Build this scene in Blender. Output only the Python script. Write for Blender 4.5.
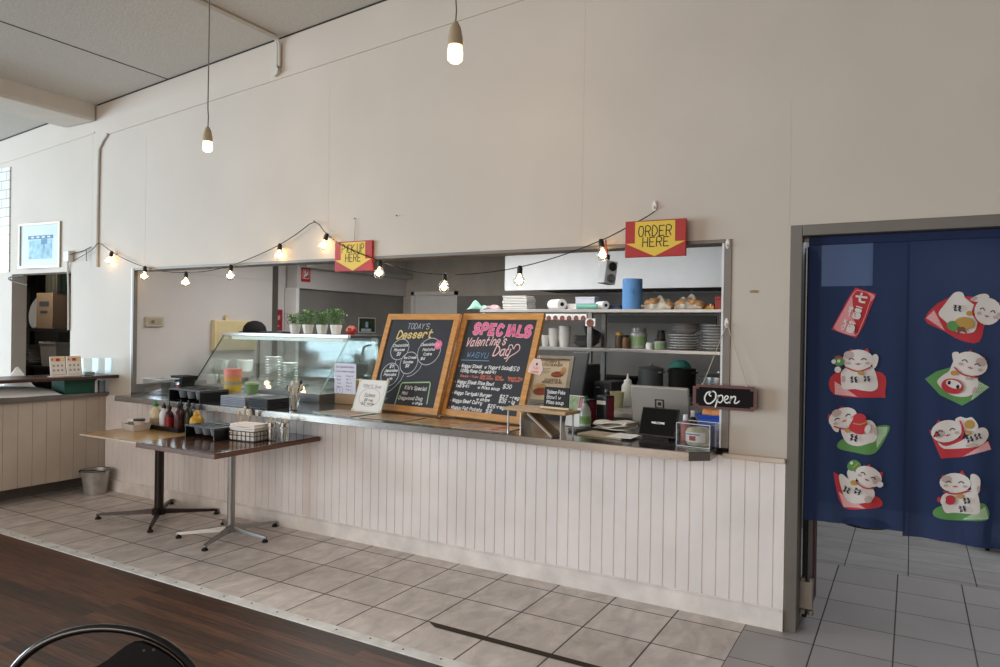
import bpy, bmesh, math, random
from mathutils import Vector, Matrix
random.seed(7)
D = bpy.data
S = bpy.context.scene
for o in list(D.objects): D.objects.remove(o)
COL = S.collection
R = math.radians
PI = math.pi

# ------------------------------------------------------------------ camera
CAM = Vector((0.72846, -3.93618, 1.52435))
YAW, PITCH, ROLL, FPX = -0.5225, -0.0046, 0.0154, 715.04
def _basis():
    fw = Vector((math.sin(YAW)*math.cos(PITCH), math.cos(YAW)*math.cos(PITCH), math.sin(PITCH)))
    r = Vector((math.cos(YAW), -math.sin(YAW), 0)); u = r.cross(fw)
    c, s = math.cos(ROLL), math.sin(ROLL)
    return c*r+s*u, -s*r+c*u, fw
CR, CU, CF = _basis()
cam = D.cameras.new('camera'); cam.sensor_width = 36; cam.lens = FPX*36/1000; cam.clip_start = .05
co = D.objects.new('camera', cam); COL.objects.link(co)
m4 = Matrix((CR, CU, -CF)).transposed().to_4x4(); m4.translation = CAM
co.matrix_world = m4
S.camera = co

# ------------------------------------------------------------------ world, daylight, exposure
S.view_settings.view_transform = 'Standard'; S.view_settings.look = 'None'
S.view_settings.gamma = 1; S.view_settings.use_curve_mapping = False
S.view_settings.exposure = 0.0
w = D.worlds.new('world'); S.world = w; w.use_nodes = True
w.node_tree.nodes['Background'].inputs[0].default_value = (1.0, .975, .95, 1)
w.node_tree.nodes['Background'].inputs[1].default_value = .27
def area(name, loc, target, sx, sy, power, col):
    l = D.lights.new(name, 'AREA'); l.shape = 'RECTANGLE'; l.size = sx; l.size_y = sy; l.energy = power; l.color = col
    o = D.objects.new(name, l); COL.objects.link(o); o.location = loc
    o.rotation_euler = (Vector(target)-Vector(loc)).to_track_quat('-Z', 'Y').to_euler()
    return o
# daylight through the shop windows: the street side on the left, the front behind the camera
area('street_window_daylight', (-12.6, -6.0, 1.62), (-4.5, 0, 1.2), 7.0, 3.2, 1120, (.67, .85, 1.0))
area('front_window_daylight', (-2.0, -9.5, 1.8), (-2.0, 0, .9), 7.0, 3.0, 275, (1.0, .91, .84))
area('kitchen_tube_light', (-3.4, 1.3, 2.40), (-3.4, 1.3, 0), 2.4, 1.2, 44, (1.0, .97, .93))
area('storage_fill_light', (-7.9, .30, 2.35), (-8.0, .9, 1.2), .6, .12, 7, (1, .95, .9))  # added fill light without a fixture, lifts the dark storage room
kl = D.lights.new('hood_fill_light', 'POINT'); kl.energy = 20; kl.color = (1, .98, .96); kl.shadow_soft_size = .25  # added unseen point light, brightens the hood front and upper shelf
ko = D.objects.new('hood_fill_light', kl); COL.objects.link(ko); ko.location = (-1.7, .75, 2.28)
area('passage_daylight', (1.5, 2.4, 2.6), (1.2, 1.6, 0), 1.4, .8, 36, (.86, .92, 1.0))

# ------------------------------------------------------------------ a photo point on a known plane of the room
def ray(px, py): return CF + CR*((px-500)/FPX) - CU*((py-333.5)/FPX)
def PY(px, py, y=0.0):
    d = ray(px, py); return CAM + d*((y-CAM.y)/d.y)
def PX(px, py, x):
    d = ray(px, py); return CAM + d*((x-CAM.x)/d.x)
def PZ(px, py, z=0.0):
    d = ray(px, py); return CAM + d*((z-CAM.z)/d.z)
def stand(px, py, z, r=0.0):
    """centre of a thing whose nearest base point shows at the pixel"""
    p = PZ(px, py, z); d = Vector((p.x-CAM.x, p.y-CAM.y, 0)).normalized()
    return p + d*r

# ------------------------------------------------------------------ materials
def lin(c):
    if isinstance(c, str): c = [int(c[i:i+2], 16)/255 for i in (0, 2, 4)]
    return tuple((x/12.92 if x <= .04045 else ((x+.055)/1.055)**2.4) for x in c)
MATS = {}
def mat(name, c, rough=.55, metal=0.0, n=0.06, ns=6.0, emit=0.0, spec=.5, trans=0.0, alpha=1.0, stretch=None, bump=0.0, ior=1.45):
    if name in MATS: return MATS[name]
    m = D.materials.new(name); m.use_nodes = True; nt = m.node_tree; b = nt.nodes['Principled BSDF']
    c = lin(c)
    b.inputs['Base Color'].default_value = (*c, 1); b.inputs['Roughness'].default_value = rough
    b.inputs['Metallic'].default_value = metal; b.inputs['Specular IOR Level'].default_value = spec
    b.inputs['Transmission Weight'].default_value = trans; b.inputs['Alpha'].default_value = alpha; b.inputs['IOR'].default_value = ior
    if emit:
        b.inputs['Emission Color'].default_value = (*c, 1); b.inputs['Emission Strength'].default_value = emit
    if n:
        tc = nt.nodes.new('ShaderNodeTexCoord'); mp = nt.nodes.new('ShaderNodeMapping')
        nz = nt.nodes.new('ShaderNodeTexNoise'); nz.inputs['Scale'].default_value = ns; nz.inputs['Detail'].default_value = 5
        if stretch: mp.inputs['Scale'].default_value = stretch
        nt.links.new(tc.outputs['Object'], mp.inputs[0]); nt.links.new(mp.outputs[0], nz.inputs['Vector'])
        rp = nt.nodes.new('ShaderNodeValToRGB'); e = rp.color_ramp.elements
        e[0].position = .3; e[1].position = .7
        e[0].color = (*[x*(1-n*1.6) for x in c], 1); e[1].color = (*[min(1, x*(1+n)) for x in c], 1)
        nt.links.new(nz.outputs['Fac'], rp.inputs[0]); nt.links.new(rp.outputs[0], b.inputs['Base Color'])
        if bump:
            bp = nt.nodes.new('ShaderNodeBump'); bp.inputs['Strength'].default_value = bump; bp.inputs['Distance'].default_value = .01
            nt.links.new(nz.outputs['Fac'], bp.inputs['Height']); nt.links.new(bp.outputs[0], b.inputs['Normal'])
    MATS[name] = m
    return m
def glass(name, c=(.9, .96, .94), fac=.10, rough=.03, gmax=.5):
    if name in MATS: return MATS[name]
    m = D.materials.new(name); m.use_nodes = True; nt = m.node_tree
    for n_ in list(nt.nodes): nt.nodes.remove(n_)
    out = nt.nodes.new('ShaderNodeOutputMaterial'); mix = nt.nodes.new('ShaderNodeMixShader')
    t = nt.nodes.new('ShaderNodeBsdfTransparent'); t.inputs[0].default_value = (*c, 1)
    g = nt.nodes.new('ShaderNodeBsdfGlossy'); g.inputs['Roughness'].default_value = rough; g.inputs['Color'].default_value = (1, 1, 1, 1)
    lw = nt.nodes.new('ShaderNodeLayerWeight'); lw.inputs[0].default_value = .25
    mr = nt.nodes.new('ShaderNodeMapRange'); mr.inputs['To Min'].default_value = fac*.5; mr.inputs['To Max'].default_value = min(1, fac+gmax)
    nt.links.new(lw.outputs['Facing'], mr.inputs[0]); nt.links.new(mr.outputs[0], mix.inputs[0])
    nt.links.new(t.outputs[0], mix.inputs[1]); nt.links.new(g.outputs[0], mix.inputs[2]); nt.links.new(mix.outputs[0], out.inputs[0])
    MATS[name] = m
    return m
def brick(name, c1, c2, cm, bw, rh, mortar, off=(0, 0), offset=0.0, rough=.4, n=.1, ns=5.0, stretch=(1, 1, 1), axes='XY', nscale_dist=0, spec=.4, bump=.35):
    """grid tiles or planks laid on world coordinates"""
    m = D.materials.new(name); m.use_nodes = True; nt = m.node_tree; b = nt.nodes['Principled BSDF']
    N = nt.nodes.new; L = nt.links.new
    tc = N('ShaderNodeTexCoord'); mp = N('ShaderNodeMapping'); mp.inputs['Location'].default_value = (off[0], off[1], 0)
    src = tc.outputs['Object']
    if axes == 'XZ':
        sx = N('ShaderNodeSeparateXYZ'); cx = N('ShaderNodeCombineXYZ'); L(src, sx.inputs[0]); L(sx.outputs['X'], cx.inputs['X']); L(sx.outputs['Z'], cx.inputs['Y']); src = cx.outputs[0]
    L(src, mp.inputs[0])
    bt = N('ShaderNodeTexBrick'); bt.offset = offset; bt.inputs['Scale'].default_value = 1
    bt.inputs['Brick Width'].default_value = bw; bt.inputs['Row Height'].default_value = rh
    bt.inputs['Mortar Size'].default_value = mortar; bt.inputs['Mortar Smooth'].default_value = .1; bt.inputs['Bias'].default_value = 0
    bt.inputs['Color1'].default_value = (*lin(c1), 1); bt.inputs['Color2'].default_value = (*lin(c2), 1); bt.inputs['Mortar'].default_value = (*lin(cm), 1)
    L(mp.outputs[0], bt.inputs['Vector'])
    m2 = N('ShaderNodeMapping'); m2.inputs['Scale'].default_value = stretch; L(tc.outputs['Object'], m2.inputs[0])
    nz = N('ShaderNodeTexNoise'); nz.inputs['Scale'].default_value = ns; nz.inputs['Detail'].default_value = 7; nz.inputs['Roughness'].default_value = .62
    nz.inputs['Distortion'].default_value = nscale_dist
    L(m2.outputs[0], nz.inputs['Vector'])
    mr = N('ShaderNodeMapRange'); mr.inputs['From Min'].default_value = .3; mr.inputs['From Max'].default_value = .7
    mr.inputs['To Min'].default_value = 1-n; mr.inputs['To Max'].default_value = 1+n*.7
    L(nz.outputs['Fac'], mr.inputs[0])
    mx = N('ShaderNodeMix'); mx.data_type = 'RGBA'; mx.blend_type = 'MULTIPLY'; mx.inputs[0].default_value = 1
    L(bt.outputs['Color'], mx.inputs[6]); L(mr.outputs[0], mx.inputs[7]); L(mx.outputs[2], b.inputs['Base Color'])
    b.inputs['Roughness'].default_value = rough; b.inputs['Specular IOR Level'].default_value = spec
    inv = N('ShaderNodeMath'); inv.operation = 'SUBTRACT'; inv.inputs[0].default_value = 1; L(bt.outputs['Fac'], inv.inputs[1])
    bp = N('ShaderNodeBump'); bp.inputs['Strength'].default_value = bump; bp.inputs['Distance'].default_value = .004
    L(inv.outputs[0], bp.inputs['Height']); L(bp.outputs[0], b.inputs['Normal'])
    MATS[name] = m
    return m

# ------------------------------------------------------------------ mesh builder
class B:
    def __init__(s): s.bm = bmesh.new(); s.mi = 0; s.mats = []; s.dirty = False
    def use(s, m):
        if m not in s.mats: s.mats.append(m)
        s.mi = s.mats.index(m); return s
    def _tag(s, n0):
        # faces not yet assigned carry index 0 (a bevel shuffles the face order, so then look at all of them)
        s.bm.faces.ensure_lookup_table()
        for f in (s.bm.faces if s.dirty else s.bm.faces[n0:]):
            if f.material_index == 0: f.material_index = s.mi+1
    def box(s, a, b, bev=0.0, rot=None, seg=2, piv=None):
        n0 = len(s.bm.faces)
        a = Vector(a); b = Vector(b); lo = Vector(map(min, a, b)); hi = Vector(map(max, a, b))
        vs = [s.bm.verts.new((x, y, z)) for x in (lo.x, hi.x) for y in (lo.y, hi.y) for z in (lo.z, hi.z)]
        fs = [s.bm.faces.new([vs[i] for i in q]) for q in ((0,1,3,2),(4,6,7,5),(0,4,5,1),(2,3,7,6),(0,2,6,4),(1,5,7,3))]
        geo = vs
        if bev:
            es = list({e for f in fs for e in f.edges}); s.dirty = True
            r = bmesh.ops.bevel(s.bm, geom=es, offset=bev, segments=seg, affect='EDGES', profile=.5)
            geo = list({v for f in s.bm.faces if f.material_index == 0 for v in f.verts})
        if rot is not None:
            c = Vector(piv) if piv is not None else (lo+hi)/2
            for v in {v for v in geo if v.is_valid}: v.co = c + rot @ (v.co-c)
        s._tag(n0); return s
    def lathe(s, prof, c=(0, 0, 0), seg=20, axis='Z', rot=None):
        """prof: (r, h) from bottom to top"""
        n0 = len(s.bm.faces); c = Vector(c); rings = []
        def pt(r, h, a):
            p = Vector((r*math.cos(a), r*math.sin(a), h))
            if axis == 'X': p = Vector((p.z, p.x, p.y))
            if axis == 'Y': p = Vector((p.x, p.z, -p.y))
            if rot is not None: p = rot @ p
            return c+p
        for r, h in prof:
            if r <= 1e-6: rings.append([s.bm.verts.new(pt(0, h, 0))])
            else: rings.append([s.bm.verts.new(pt(r, h, 2*PI*i/seg)) for i in range(seg)])
        for A, Z in zip(rings, rings[1:]):
            for i in range(seg):
                j = (i+1) % seg
                if len(A) == 1 and len(Z) == 1: continue
                if len(A) == 1: s.bm.faces.new((A[0], Z[j], Z[i]))
                elif len(Z) == 1: s.bm.faces.new((A[i], A[j], Z[0]))
                else: s.bm.faces.new((A[i], A[j], Z[j], Z[i]))
        s._tag(n0); return s
    def cyl(s, p0, p1, r, r1=None, seg=16):
        p0 = Vector(p0); p1 = Vector(p1); d = p1-p0; L = d.length; r1 = r if r1 is None else r1
        q = Vector((0, 0, 1)).rotation_difference(d.normalized()).to_matrix()
        return s.lathe([(0, 0), (r, 0), (r1, L), (0, L)], p0, seg, rot=q)
    def tube(s, pts, r, seg=8, cap=True):
        n0 = len(s.bm.faces); pts = [Vector(p) for p in pts]; rings = []; up = None
        for i, p in enumerate(pts):
            t = (pts[min(i+1, len(pts)-1)]-pts[max(i-1, 0)]).normalized()
            if up is None:
                up = Vector((0, 0, 1)) if abs(t.z) < .9 else Vector((1, 0, 0))
            x = up.cross(t)
            if x.length < 1e-6: x = Vector((1, 0, 0)).cross(t)
            x.normalize(); up = t.cross(x); rr = r[i] if isinstance(r, (list, tuple)) else r
            rings.append([s.bm.verts.new(p + x*rr*math.cos(2*PI*k/seg) + up*rr*math.sin(2*PI*k/seg)) for k in range(seg)])
        for A, Z in zip(rings, rings[1:]):
            for k in range(seg): s.bm.faces.new((A[k], A[(k+1) % seg], Z[(k+1) % seg], Z[k]))
        if cap:
            s.bm.faces.new(rings[0][::-1]); s.bm.faces.new(rings[-1])
        s._tag(n0); return s
    def quad(s, *p):
        n0 = len(s.bm.faces); s.bm.faces.new([s.bm.verts.new(q) for q in p]); s._tag(n0); return s
    def prism(s, poly, y0, y1):
        """poly of (x, z) extruded in y (front y0)"""
        n0 = len(s.bm.faces)
        A = [s.bm.verts.new((x, y0, z)) for x, z in poly]; Z = [s.bm.verts.new((x, y1, z)) for x, z in poly]
        s.bm.faces.new(A); s.bm.faces.new(Z[::-1])
        for i in range(len(poly)):
            j = (i+1) % len(poly); s.bm.faces.new((A[i], Z[i], Z[j], A[j]))
        s._tag(n0); return s
    def loft(s, rings, cap=True):
        n0 = len(s.bm.faces); V = [[s.bm.verts.new(p) for p in r] for r in rings]
        for A, Z in zip(V, V[1:]):
            for k in range(len(A)): s.bm.faces.new((A[k], A[(k+1) % len(A)], Z[(k+1) % len(A)], Z[k]))
        if cap: s.bm.faces.new(V[0][::-1]); s.bm.faces.new(V[-1])
        s._tag(n0); return s
    def grid(s, f, nu, nv):
        n0 = len(s.bm.faces)
        V = [[s.bm.verts.new(f(i/nu, j/nv)) for j in range(nv+1)] for i in range(nu+1)]
        for i in range(nu):
            for j in range(nv): s.bm.faces.new((V[i][j], V[i+1][j], V[i+1][j+1], V[i][j+1]))
        s._tag(n0); return s
    def build(s, name, m=None, parent=None, smooth=False, loc=None, solid=0.0, subd=0):
        bmesh.ops.recalc_face_normals(s.bm, faces=s.bm.faces)
        for f in s.bm.faces: f.material_index = max(0, f.material_index-1)
        me = D.meshes.new(name); s.bm.to_mesh(me); s.bm.free()
        for k in (s.mats or [m]): me.materials.append(k)
        if smooth:
            for p in me.polygons: p.use_smooth = True
            try: me.set_sharp_from_angle(angle=R(38))
            except Exception: pass
        o = D.objects.new(name, me); COL.objects.link(o)
        if parent is not None: o.parent = parent
        if loc is not None: o.location = loc
        if solid:
            k = o.modifiers.new('thickness', 'SOLIDIFY'); k.thickness = solid; k.offset = 0
        if subd:
            k = o.modifiers.new('smooth', 'SUBSURF'); k.levels = k.render_levels = subd
        return o
def tag(o, label, cat, group=None, kind=None):
    o['label'] = label; o['category'] = cat
    if group: o['group'] = group
    if kind: o['kind'] = kind
    return o
def thing(name, label, cat, loc=(0, 0, 0), rz=0.0, group=None, rx=0.0):
    o = D.objects.new(name, None); COL.objects.link(o); o.empty_display_size = .05
    o.location = loc; o.rotation_euler = (rx, 0, rz)
    return tag(o, label, cat, group)
def struct(o): o['kind'] = 'structure'; return o
def dup(root, loc, rz=None, label=None, group=None, scale=None):
    r = root.copy(); COL.objects.link(r); r.location = loc
    if rz is not None: r.rotation_euler.z = rz
    if scale: r.scale = scale
    if label: r['label'] = label
    if group: r['group'] = group
    for ch in list(root.children):
        c = ch.copy(); COL.objects.link(c); c.parent = r
        for g in list(ch.children):
            d = g.copy(); COL.objects.link(d); d.parent = c
    return r

# ------------------------------------------------------------------ handwriting: strokes on a 5 x 10 grid
GL = dict(zip('ABCDEFGHIJKLMNOPQRSTUVWXYZ', [
 '02 28 42/14 34','02 08 28 47 46 25 05/25 44 43 32 02','47 28 18 06 04 12 32 43','02 08 28 46 44 22 02','48 08 02 42/05 35','48 08 02/05 35',
 '47 38 18 06 04 12 32 43 44/45 25','08 02/48 42/05 45','28 22','38 33 22 12 03','08 02/48 05 42','08 02 42','02 08 25 48 42','02 08 42 48',
 '18 06 04 12 32 44 46 38 18','02 08 38 47 46 35 05','18 06 04 12 32 44 46 38 18/33 41','02 08 38 47 46 35 05/25 42','47 38 18 07 06 15 35 44 43 32 12 03',
 '08 48/28 22','08 03 12 32 43 48','08 22 48','08 12 26 32 48','08 42/48 02','08 25 48/25 22','08 48 02 42']))
GL.update(dict(zip('abcdefghijklmnopqrstuvwxyz', [
 '36 16 05 03 12 22 34/36 33 42','08 02/05 16 26 35 33 22 02','35 26 16 05 03 12 22 33','38 32/35 26 16 05 03 12 22 33','04 34 35 26 16 05 03 12 22 33','37 28 17 12/05 25',
 '35 26 16 05 03 12 22 33/36 31 20 10 01','08 02/05 16 26 35 32','16 12/17 18','26 21 10 00/27 28','08 02/36 04 32','18 13 22','06 02/05 16 25 22/25 36 45 42','06 02/05 16 26 35 32',
 '16 05 03 12 22 33 35 26 16','06 00/05 16 26 35 33 22 12 03','36 30/35 26 16 05 03 12 22 33','06 02/05 16 26 35','35 26 16 05 14 24 33 22 12 03','18 13 22 32/06 36',
 '06 03 12 22 33/36 32','06 12 36','06 12 24 32 46','06 32/36 02','06 03 12 22 33/36 31 20 10','06 36 02 32'])))
GL.update(dict(zip('0123456789', [
 '18 06 04 12 22 34 36 28 18','17 28 22','07 18 28 37 36 02 42','07 18 28 37 36 25 34 33 22 12 03','32 38 04 44','48 08 05 25 34 33 22 02',
 '38 16 04 03 12 22 33 34 25 05','08 48 12','18 07 06 24 33 22 12 03 04 36 37 28 18','35 25 06 07 18 28 37 35 22'])))
GL.update({'$':'47 38 18 07 06 15 35 44 43 32 12 03/29 21','-':'05 35','.':'12 13','*':'14 25 24 15','(':'28 16 14 22','/':'48 02',')':'18 26 24 12',"'":'18 17',',':'13 11','&':'42 07 18 27 04 12 22 44','!':'18 14/12 13',':':'12 13/15 16'})
WIDE = set('ABCDEGHKMNOPQRSTUVWXYZmw4579$2&')
def catmull(p, n=4, closed=False):
    if len(p) < 3: return [Vector(q) for q in p]
    p = [Vector(q) for q in p]; out = []
    N = len(p)
    for i in range(N if closed else N-1):
        if closed: a, b, c, d = p[(i-1) % N], p[i], p[(i+1) % N], p[(i+2) % N]
        else: a, b, c, d = p[max(i-1, 0)], p[i], p[i+1], p[min(i+2, N-1)]
        for k in range(n):
            t = k/n
            out.append(.5*((2*b)+(c-a)*t+(2*a-5*b+4*c-d)*t*t+(3*b-a-3*c+d)*t**3))
    if not closed: out.append(p[-1])
    return out
def ribbon(b, pts, wd, y, closed=False):
    """flat painted stroke in the x-z plane at depth y"""
    n0 = len(b.bm.faces); pts = [Vector((q[0], q[1])) for q in pts]
    if len(pts) < 2: return
    L = []; N = len(pts)
    for i, p in enumerate(pts):
        if closed: t = pts[(i+1) % N]-pts[i-1]
        else: t = pts[min(i+1, N-1)]-pts[max(i-1, 0)]
        if t.length < 1e-9: t = Vector((1, 0))
        t.normalize(); n = Vector((-t.y, t.x))*wd/2
        q = p
        if not closed and i == 0: q = p-t*wd*.35
        if not closed and i == N-1: q = p+t*wd*.35
        L.append((b.bm.verts.new((q.x+n.x, y, q.y+n.y)), b.bm.verts.new((q.x-n.x, y, q.y-n.y))))
    for i in range(N if closed else N-1):
        a, c = L[i], L[(i+1) % N]
        f = b.bm.faces.new((a[0], a[1], c[1], c[0]))
    b._tag(n0)
def write(b, s, x, z, h, wd, y, slant=.12, sp=1.0, smooth=3, wmax=None, rise=0.0, center=False, ls=1.0):
    """h: cap height. (x, z): start of baseline"""
    u = h/6
    adv = []
    for ch in s: adv.append((2.6 if ch == ' ' else 2.4 if ch in ".,'!:" else 3.2 if ch in 'ilI1-' else 5.8 if ch in WIDE else 4.8)*u*sp*ls)
    tot = sum(adv); k = 1.0
    if wmax and tot > 0: k = wmax/tot
    if center: x -= tot*k/2
    x0 = x
    for ch, a in zip(s, adv):
        if ch in GL:
            for st in GL[ch].split('/'):
                pts = []
                for t in st.split():
                    gx, gz = int(t[0])*u*k*sp, (int(t[1])-2)*u
                    pts.append((x+gx+gz*slant, z+gz+(x-x0)*rise))
                if ch in 'AEFHIKLMNTVWXYZvwxzk147':
                    for p_, q_ in zip(pts, pts[1:]): ribbon(b, [Vector(p_), Vector(q_)], wd, y)
                else: ribbon(b, catmull(pts, smooth), wd, y)
        x += a*k
def ell(cx, cz, rx, rz, rot=0.0, n=28, a0=0, a1=2*PI):
    c, s = math.cos(rot), math.sin(rot); out = []
    for i in range(n):
        a = a0+(a1-a0)*i/(n if abs(a1-a0-2*PI) < 1e-6 else n-1)
        x, z = rx*math.cos(a), rz*math.sin(a); out.append((cx+x*c-z*s, cz+x*s+z*c))
    return out
def typeset(s, size, m, name, parent=None, loc=(0, 0, 0), rot=None, extrude=.0005, align='CENTER', shear=0.0, offset=0.0):
    c = D.curves.new(name, 'FONT'); c.body = s; c.size = size; c.extrude = extrude; c.align_x = align; c.align_y = 'CENTER'; c.shear = shear; c.offset = offset
    t = D.objects.new('tmp', c); COL.objects.link(t); bpy.context.view_layer.update()
    dg = bpy.context.evaluated_depsgraph_get()
    me = D.meshes.new_from_object(t.evaluated_get(dg)); me.name = name
    D.objects.remove(t); D.curves.remove(c)
    me.materials.clear(); me.materials.append(m)
    me.transform(Matrix.Rotation(PI/2, 4, 'X'))           # text faces -y
    o = D.objects.new(name, me); COL.objects.link(o)
    if parent is not None: o.parent = parent
    o.location = loc
    if rot: o.rotation_euler = rot
    return o

# ================================================================== SETTING
WALLT = .146
M_wall = mat('wall_paint', 'cabfb2', .7, n=.035, ns=1.3)
M_wain = mat('wainscot_paint', 'efe7e2', .45, n=.06, ns=2.6)
M_ceil = mat('ceiling_board', 'cac7c0', .85, n=.05, ns=60, bump=.25)
M_dark = mat('shadow_gap', '2b2825', .8, n=0)
M_frame = mat('door_frame_paint', '6d675f', .45, n=.05)
M_steel = mat('brushed_steel', 'a9a6a2', .34, .9, n=.08, ns=3, stretch=(1, 1, 14))
M_steeld = mat('dull_steel', '7b7977', .45, .55, n=.10, ns=3)
M_chrome = mat('chrome', 'd6d4d0', .16, 1, n=0)
M_white = mat('white_paint', 'e4e4e4', .45, n=.03)
M_black = mat('black_plastic', '121212', .38, n=0)
M_blackm = mat('black_matte', '191817', .7, n=.1)
M_kwall = mat('kitchen_wall_paint', 'c9c5c4', .6, n=.04, ns=1.5)
M_tile = brick('floor_tile', 'e9dfd8', 'dacec6', '38302b', .36, .36579, .0046, off=(.36*40, .1529+.36579*40), rough=.42, n=.26, ns=6.5, nscale_dist=.6, stretch=(1.5, .8, 1))
M_tile2 = brick('entry_tile', 'b3aca9', 'aaa4a2', '3c3835', .343, .3547, .0035, off=(.343*40-.332, .3547*40-1.309+.3547*4), rough=.4, n=.06, ns=3)
M_tile3 = brick('passage_tile', 'a8a39f', 'b2ada8', '3a3836', .366, .318, .003, off=(.366*40-.366, .318*40-1.999+.318*7), rough=.34, n=.2, ns=3.2, nscale_dist=.8, stretch=(.7, 2.2, 1))
M_timber = brick('timber_floor', '6b4530', '3c281c', '1d120c', 1.5, .066, .0007, offset=.37, rough=.40, n=.85, ns=5, stretch=(.7, 22, 1), nscale_dist=.4, spec=.35, bump=.1)

def wallboxes(name, boxes, m):
    b = B()
    for a, c in boxes: b.box(a, c)
    return struct(b.build(name, m))
TOP = 4.3
wallboxes('wall_front', [((-13, 0, 0), (-7.446, WALLT, TOP)), ((-7.446, 0, 2.03), (-6.356, WALLT, TOP)), ((-6.356, 0, 0), (-5.375, WALLT, TOP)),
    ((-5.375, 0, 0), (-.112, WALLT, .868)), ((-5.375, 0, 2.03), (-.112, WALLT, TOP)), ((-.112, 0, 0), (.181, WALLT, TOP)),
    ((.181, 0, 2.07), (1.36, WALLT, TOP)), ((1.36, 0, 0), (6, WALLT, TOP))], M_wall)
def ceilz(x): return 3.83 + .0708*(x+2.52)
b = B().use(M_ceil)
b.prism([(-13, ceilz(-13)), (6, ceilz(6)), (6, ceilz(6)+.2), (-13, ceilz(-13)+.2)], -11, .146)
b.use(M_dark)
def batten(x, w=.010, y1=-.004): b.prism([(x-w/2, ceilz(x-w/2)-.0025), (x+w/2, ceilz(x+w/2)-.0025), (x+w/2, ceilz(x+w/2)+.001), (x-w/2, ceilz(x-w/2)+.001)], -11, y1)
for x in (-4.906, -2.2, -.9, .4, -7.7): batten(x)
for x0, x1 in ((-13, -6.5), (-5.95, 6)):
    b.prism([(x0, ceilz(x0)-.010), (x1, ceilz(x1)-.010), (x1, ceilz(x1)+.002), (x0, ceilz(x0)+.002)], -.006, .002)
struct(b.build('ceiling', M_ceil))
b = B(); b.box((-6.475, -11, 3.432), (-5.957, -.001, 3.66), bev=.028, seg=3); struct(b.build('trim_1', mat('beam_paint', 'cdc5ba', .6, n=.03)))
b = B(); z = lambda x: 3.284+.069*(x+5.785)
b.prism([(-5.79, z(-5.79)), (6, z(6)), (6, z(6)+.042), (-5.79, z(-5.79)+.042)], -.010, .001)
b.prism([(-13, z(-13)+.055), (-5.99, z(-5.99)+.055), (-5.99, z(-5.99)+.066), (-13, z(-13)+.066)], -.007, .001)
struct(b.build('trim_2', M_wall))
# sheet joints and filled cracks in the painted wall
b = B(); z0 = lambda x: z(x)
for x, za, zb, wd in ((-3.02, 2.2, 3.3, .004), (-.99, 2.05, 3.6, .004), (.168, 2.085, 2.75, .006), (-6.02, 2.05, 3.35, .005), (-5.2, 2.06, 3.2, .003)):
    b.box((x, -.0007, za), (x+wd, .001, zb))
struct(b.build('trim_3', M_wall))
# floors
def slab(name, a, c, m): b = B(); b.box(a, c); return struct(b.build(name, m))
slab('floor', (-13, -1.19, -.06), (0, .05, 0), M_tile)
slab('floor.001', (0, -1.19, -.06), (6, 1.309, 0), M_tile2)
slab('floor.002', (-.0, 1.309, -.06), (6, 6, 0), M_tile3)
slab('floor.003', (-13, -11, -.06), (6, -1.19, -.0005), M_timber)
slab('floor.004', (-9.8, .05, -.06), (-.0, 6, -.001), mat('kitchen_floor', '5b544f', .5, n=.1))
b = B().use(mat('threshold_paint', 'f4f1ec', .5, n=.14, ns=9)); b.box((-13, -1.256, -.003), (6, -1.184, .0035), bev=.0015, seg=1)
b.use(M_dark)
for i in range(64):
    x = -11+.21*i; b.lathe([(0, 0), (.006, 0), (.005, .0012), (0, .0014)], (x, -1.22+.012*(i % 2), .0034), 8)
struct(b.build('trim_4'))
b = B().use(mat('joint_filler', '3f3322', .8, n=.15, ns=12)); b.quad((-1.435, -.884, .0012), (-.30, -.884, .0012), (-.30, -.925, .0012), (-1.36, -.930, .0012)); struct(b.build('trim_5'))

def panelling(x0, x1, z0, z1, pitch, th=.014, g=.0045, phase=0.0):
    """tongue-and-groove boards facing -y"""
    b = B(); xs = []; x = x0+phase
    prof = [(x0, -th)]
    while x < x1-.01:
        if x > x0+.01: prof += [(x-g, -th), (x-g*.4, -th+.006), (x+g*.4, -th+.006), (x+g, -th)]
        x += pitch
    prof.append((x1, -th))
    n = len(prof)
    A = [b.bm.verts.new((p[0], p[1], z0)) for p in prof]; Z = [b.bm.verts.new((p[0], p[1], z1)) for p in prof]
    for i in range(n-1): b.bm.faces.new((A[i], A[i+1], Z[i+1], Z[i]))
    q = [b.bm.verts.new((x0, 0, z0)), b.bm.verts.new((x1, 0, z0)), b.bm.verts.new((x1, 0, z1)), b.bm.verts.new((x0, 0, z1))]
    b.bm.faces.new((A[0], Z[0], q[3], q[0])); b.bm.faces.new((A[-1], q[1], q[2], Z[-1])); b.bm.faces.new(list(reversed(Z))+[q[3], q[2]][:2])
    return b
o = struct(panelling(-5.735, .176, .09, .872, .0727, phase=.0727*.6).build('trim_6', M_wain))
b = B(); b.prism([(0, 0), (-.030, 0), (-.030, .094), (-.024, .102), (-.018, .104), (-.018, .110), (0, .110)], -5.74, .177)
o = struct(b.build('baseboard_front', mat('baseboard_paint', 'e9e1da', .5, n=.10, ns=7)))
for v in o.data.vertices: v.co = Vector((v.co.y, v.co.x, v.co.z))
o.data.flip_normals()
b = B(); b.box((-.14, -.034, .858), (.178, .002, .886), bev=.008); struct(b.build('trim_7', mat('cap_rail_paint', 'dccdbd', .5, n=.04)))
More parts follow.
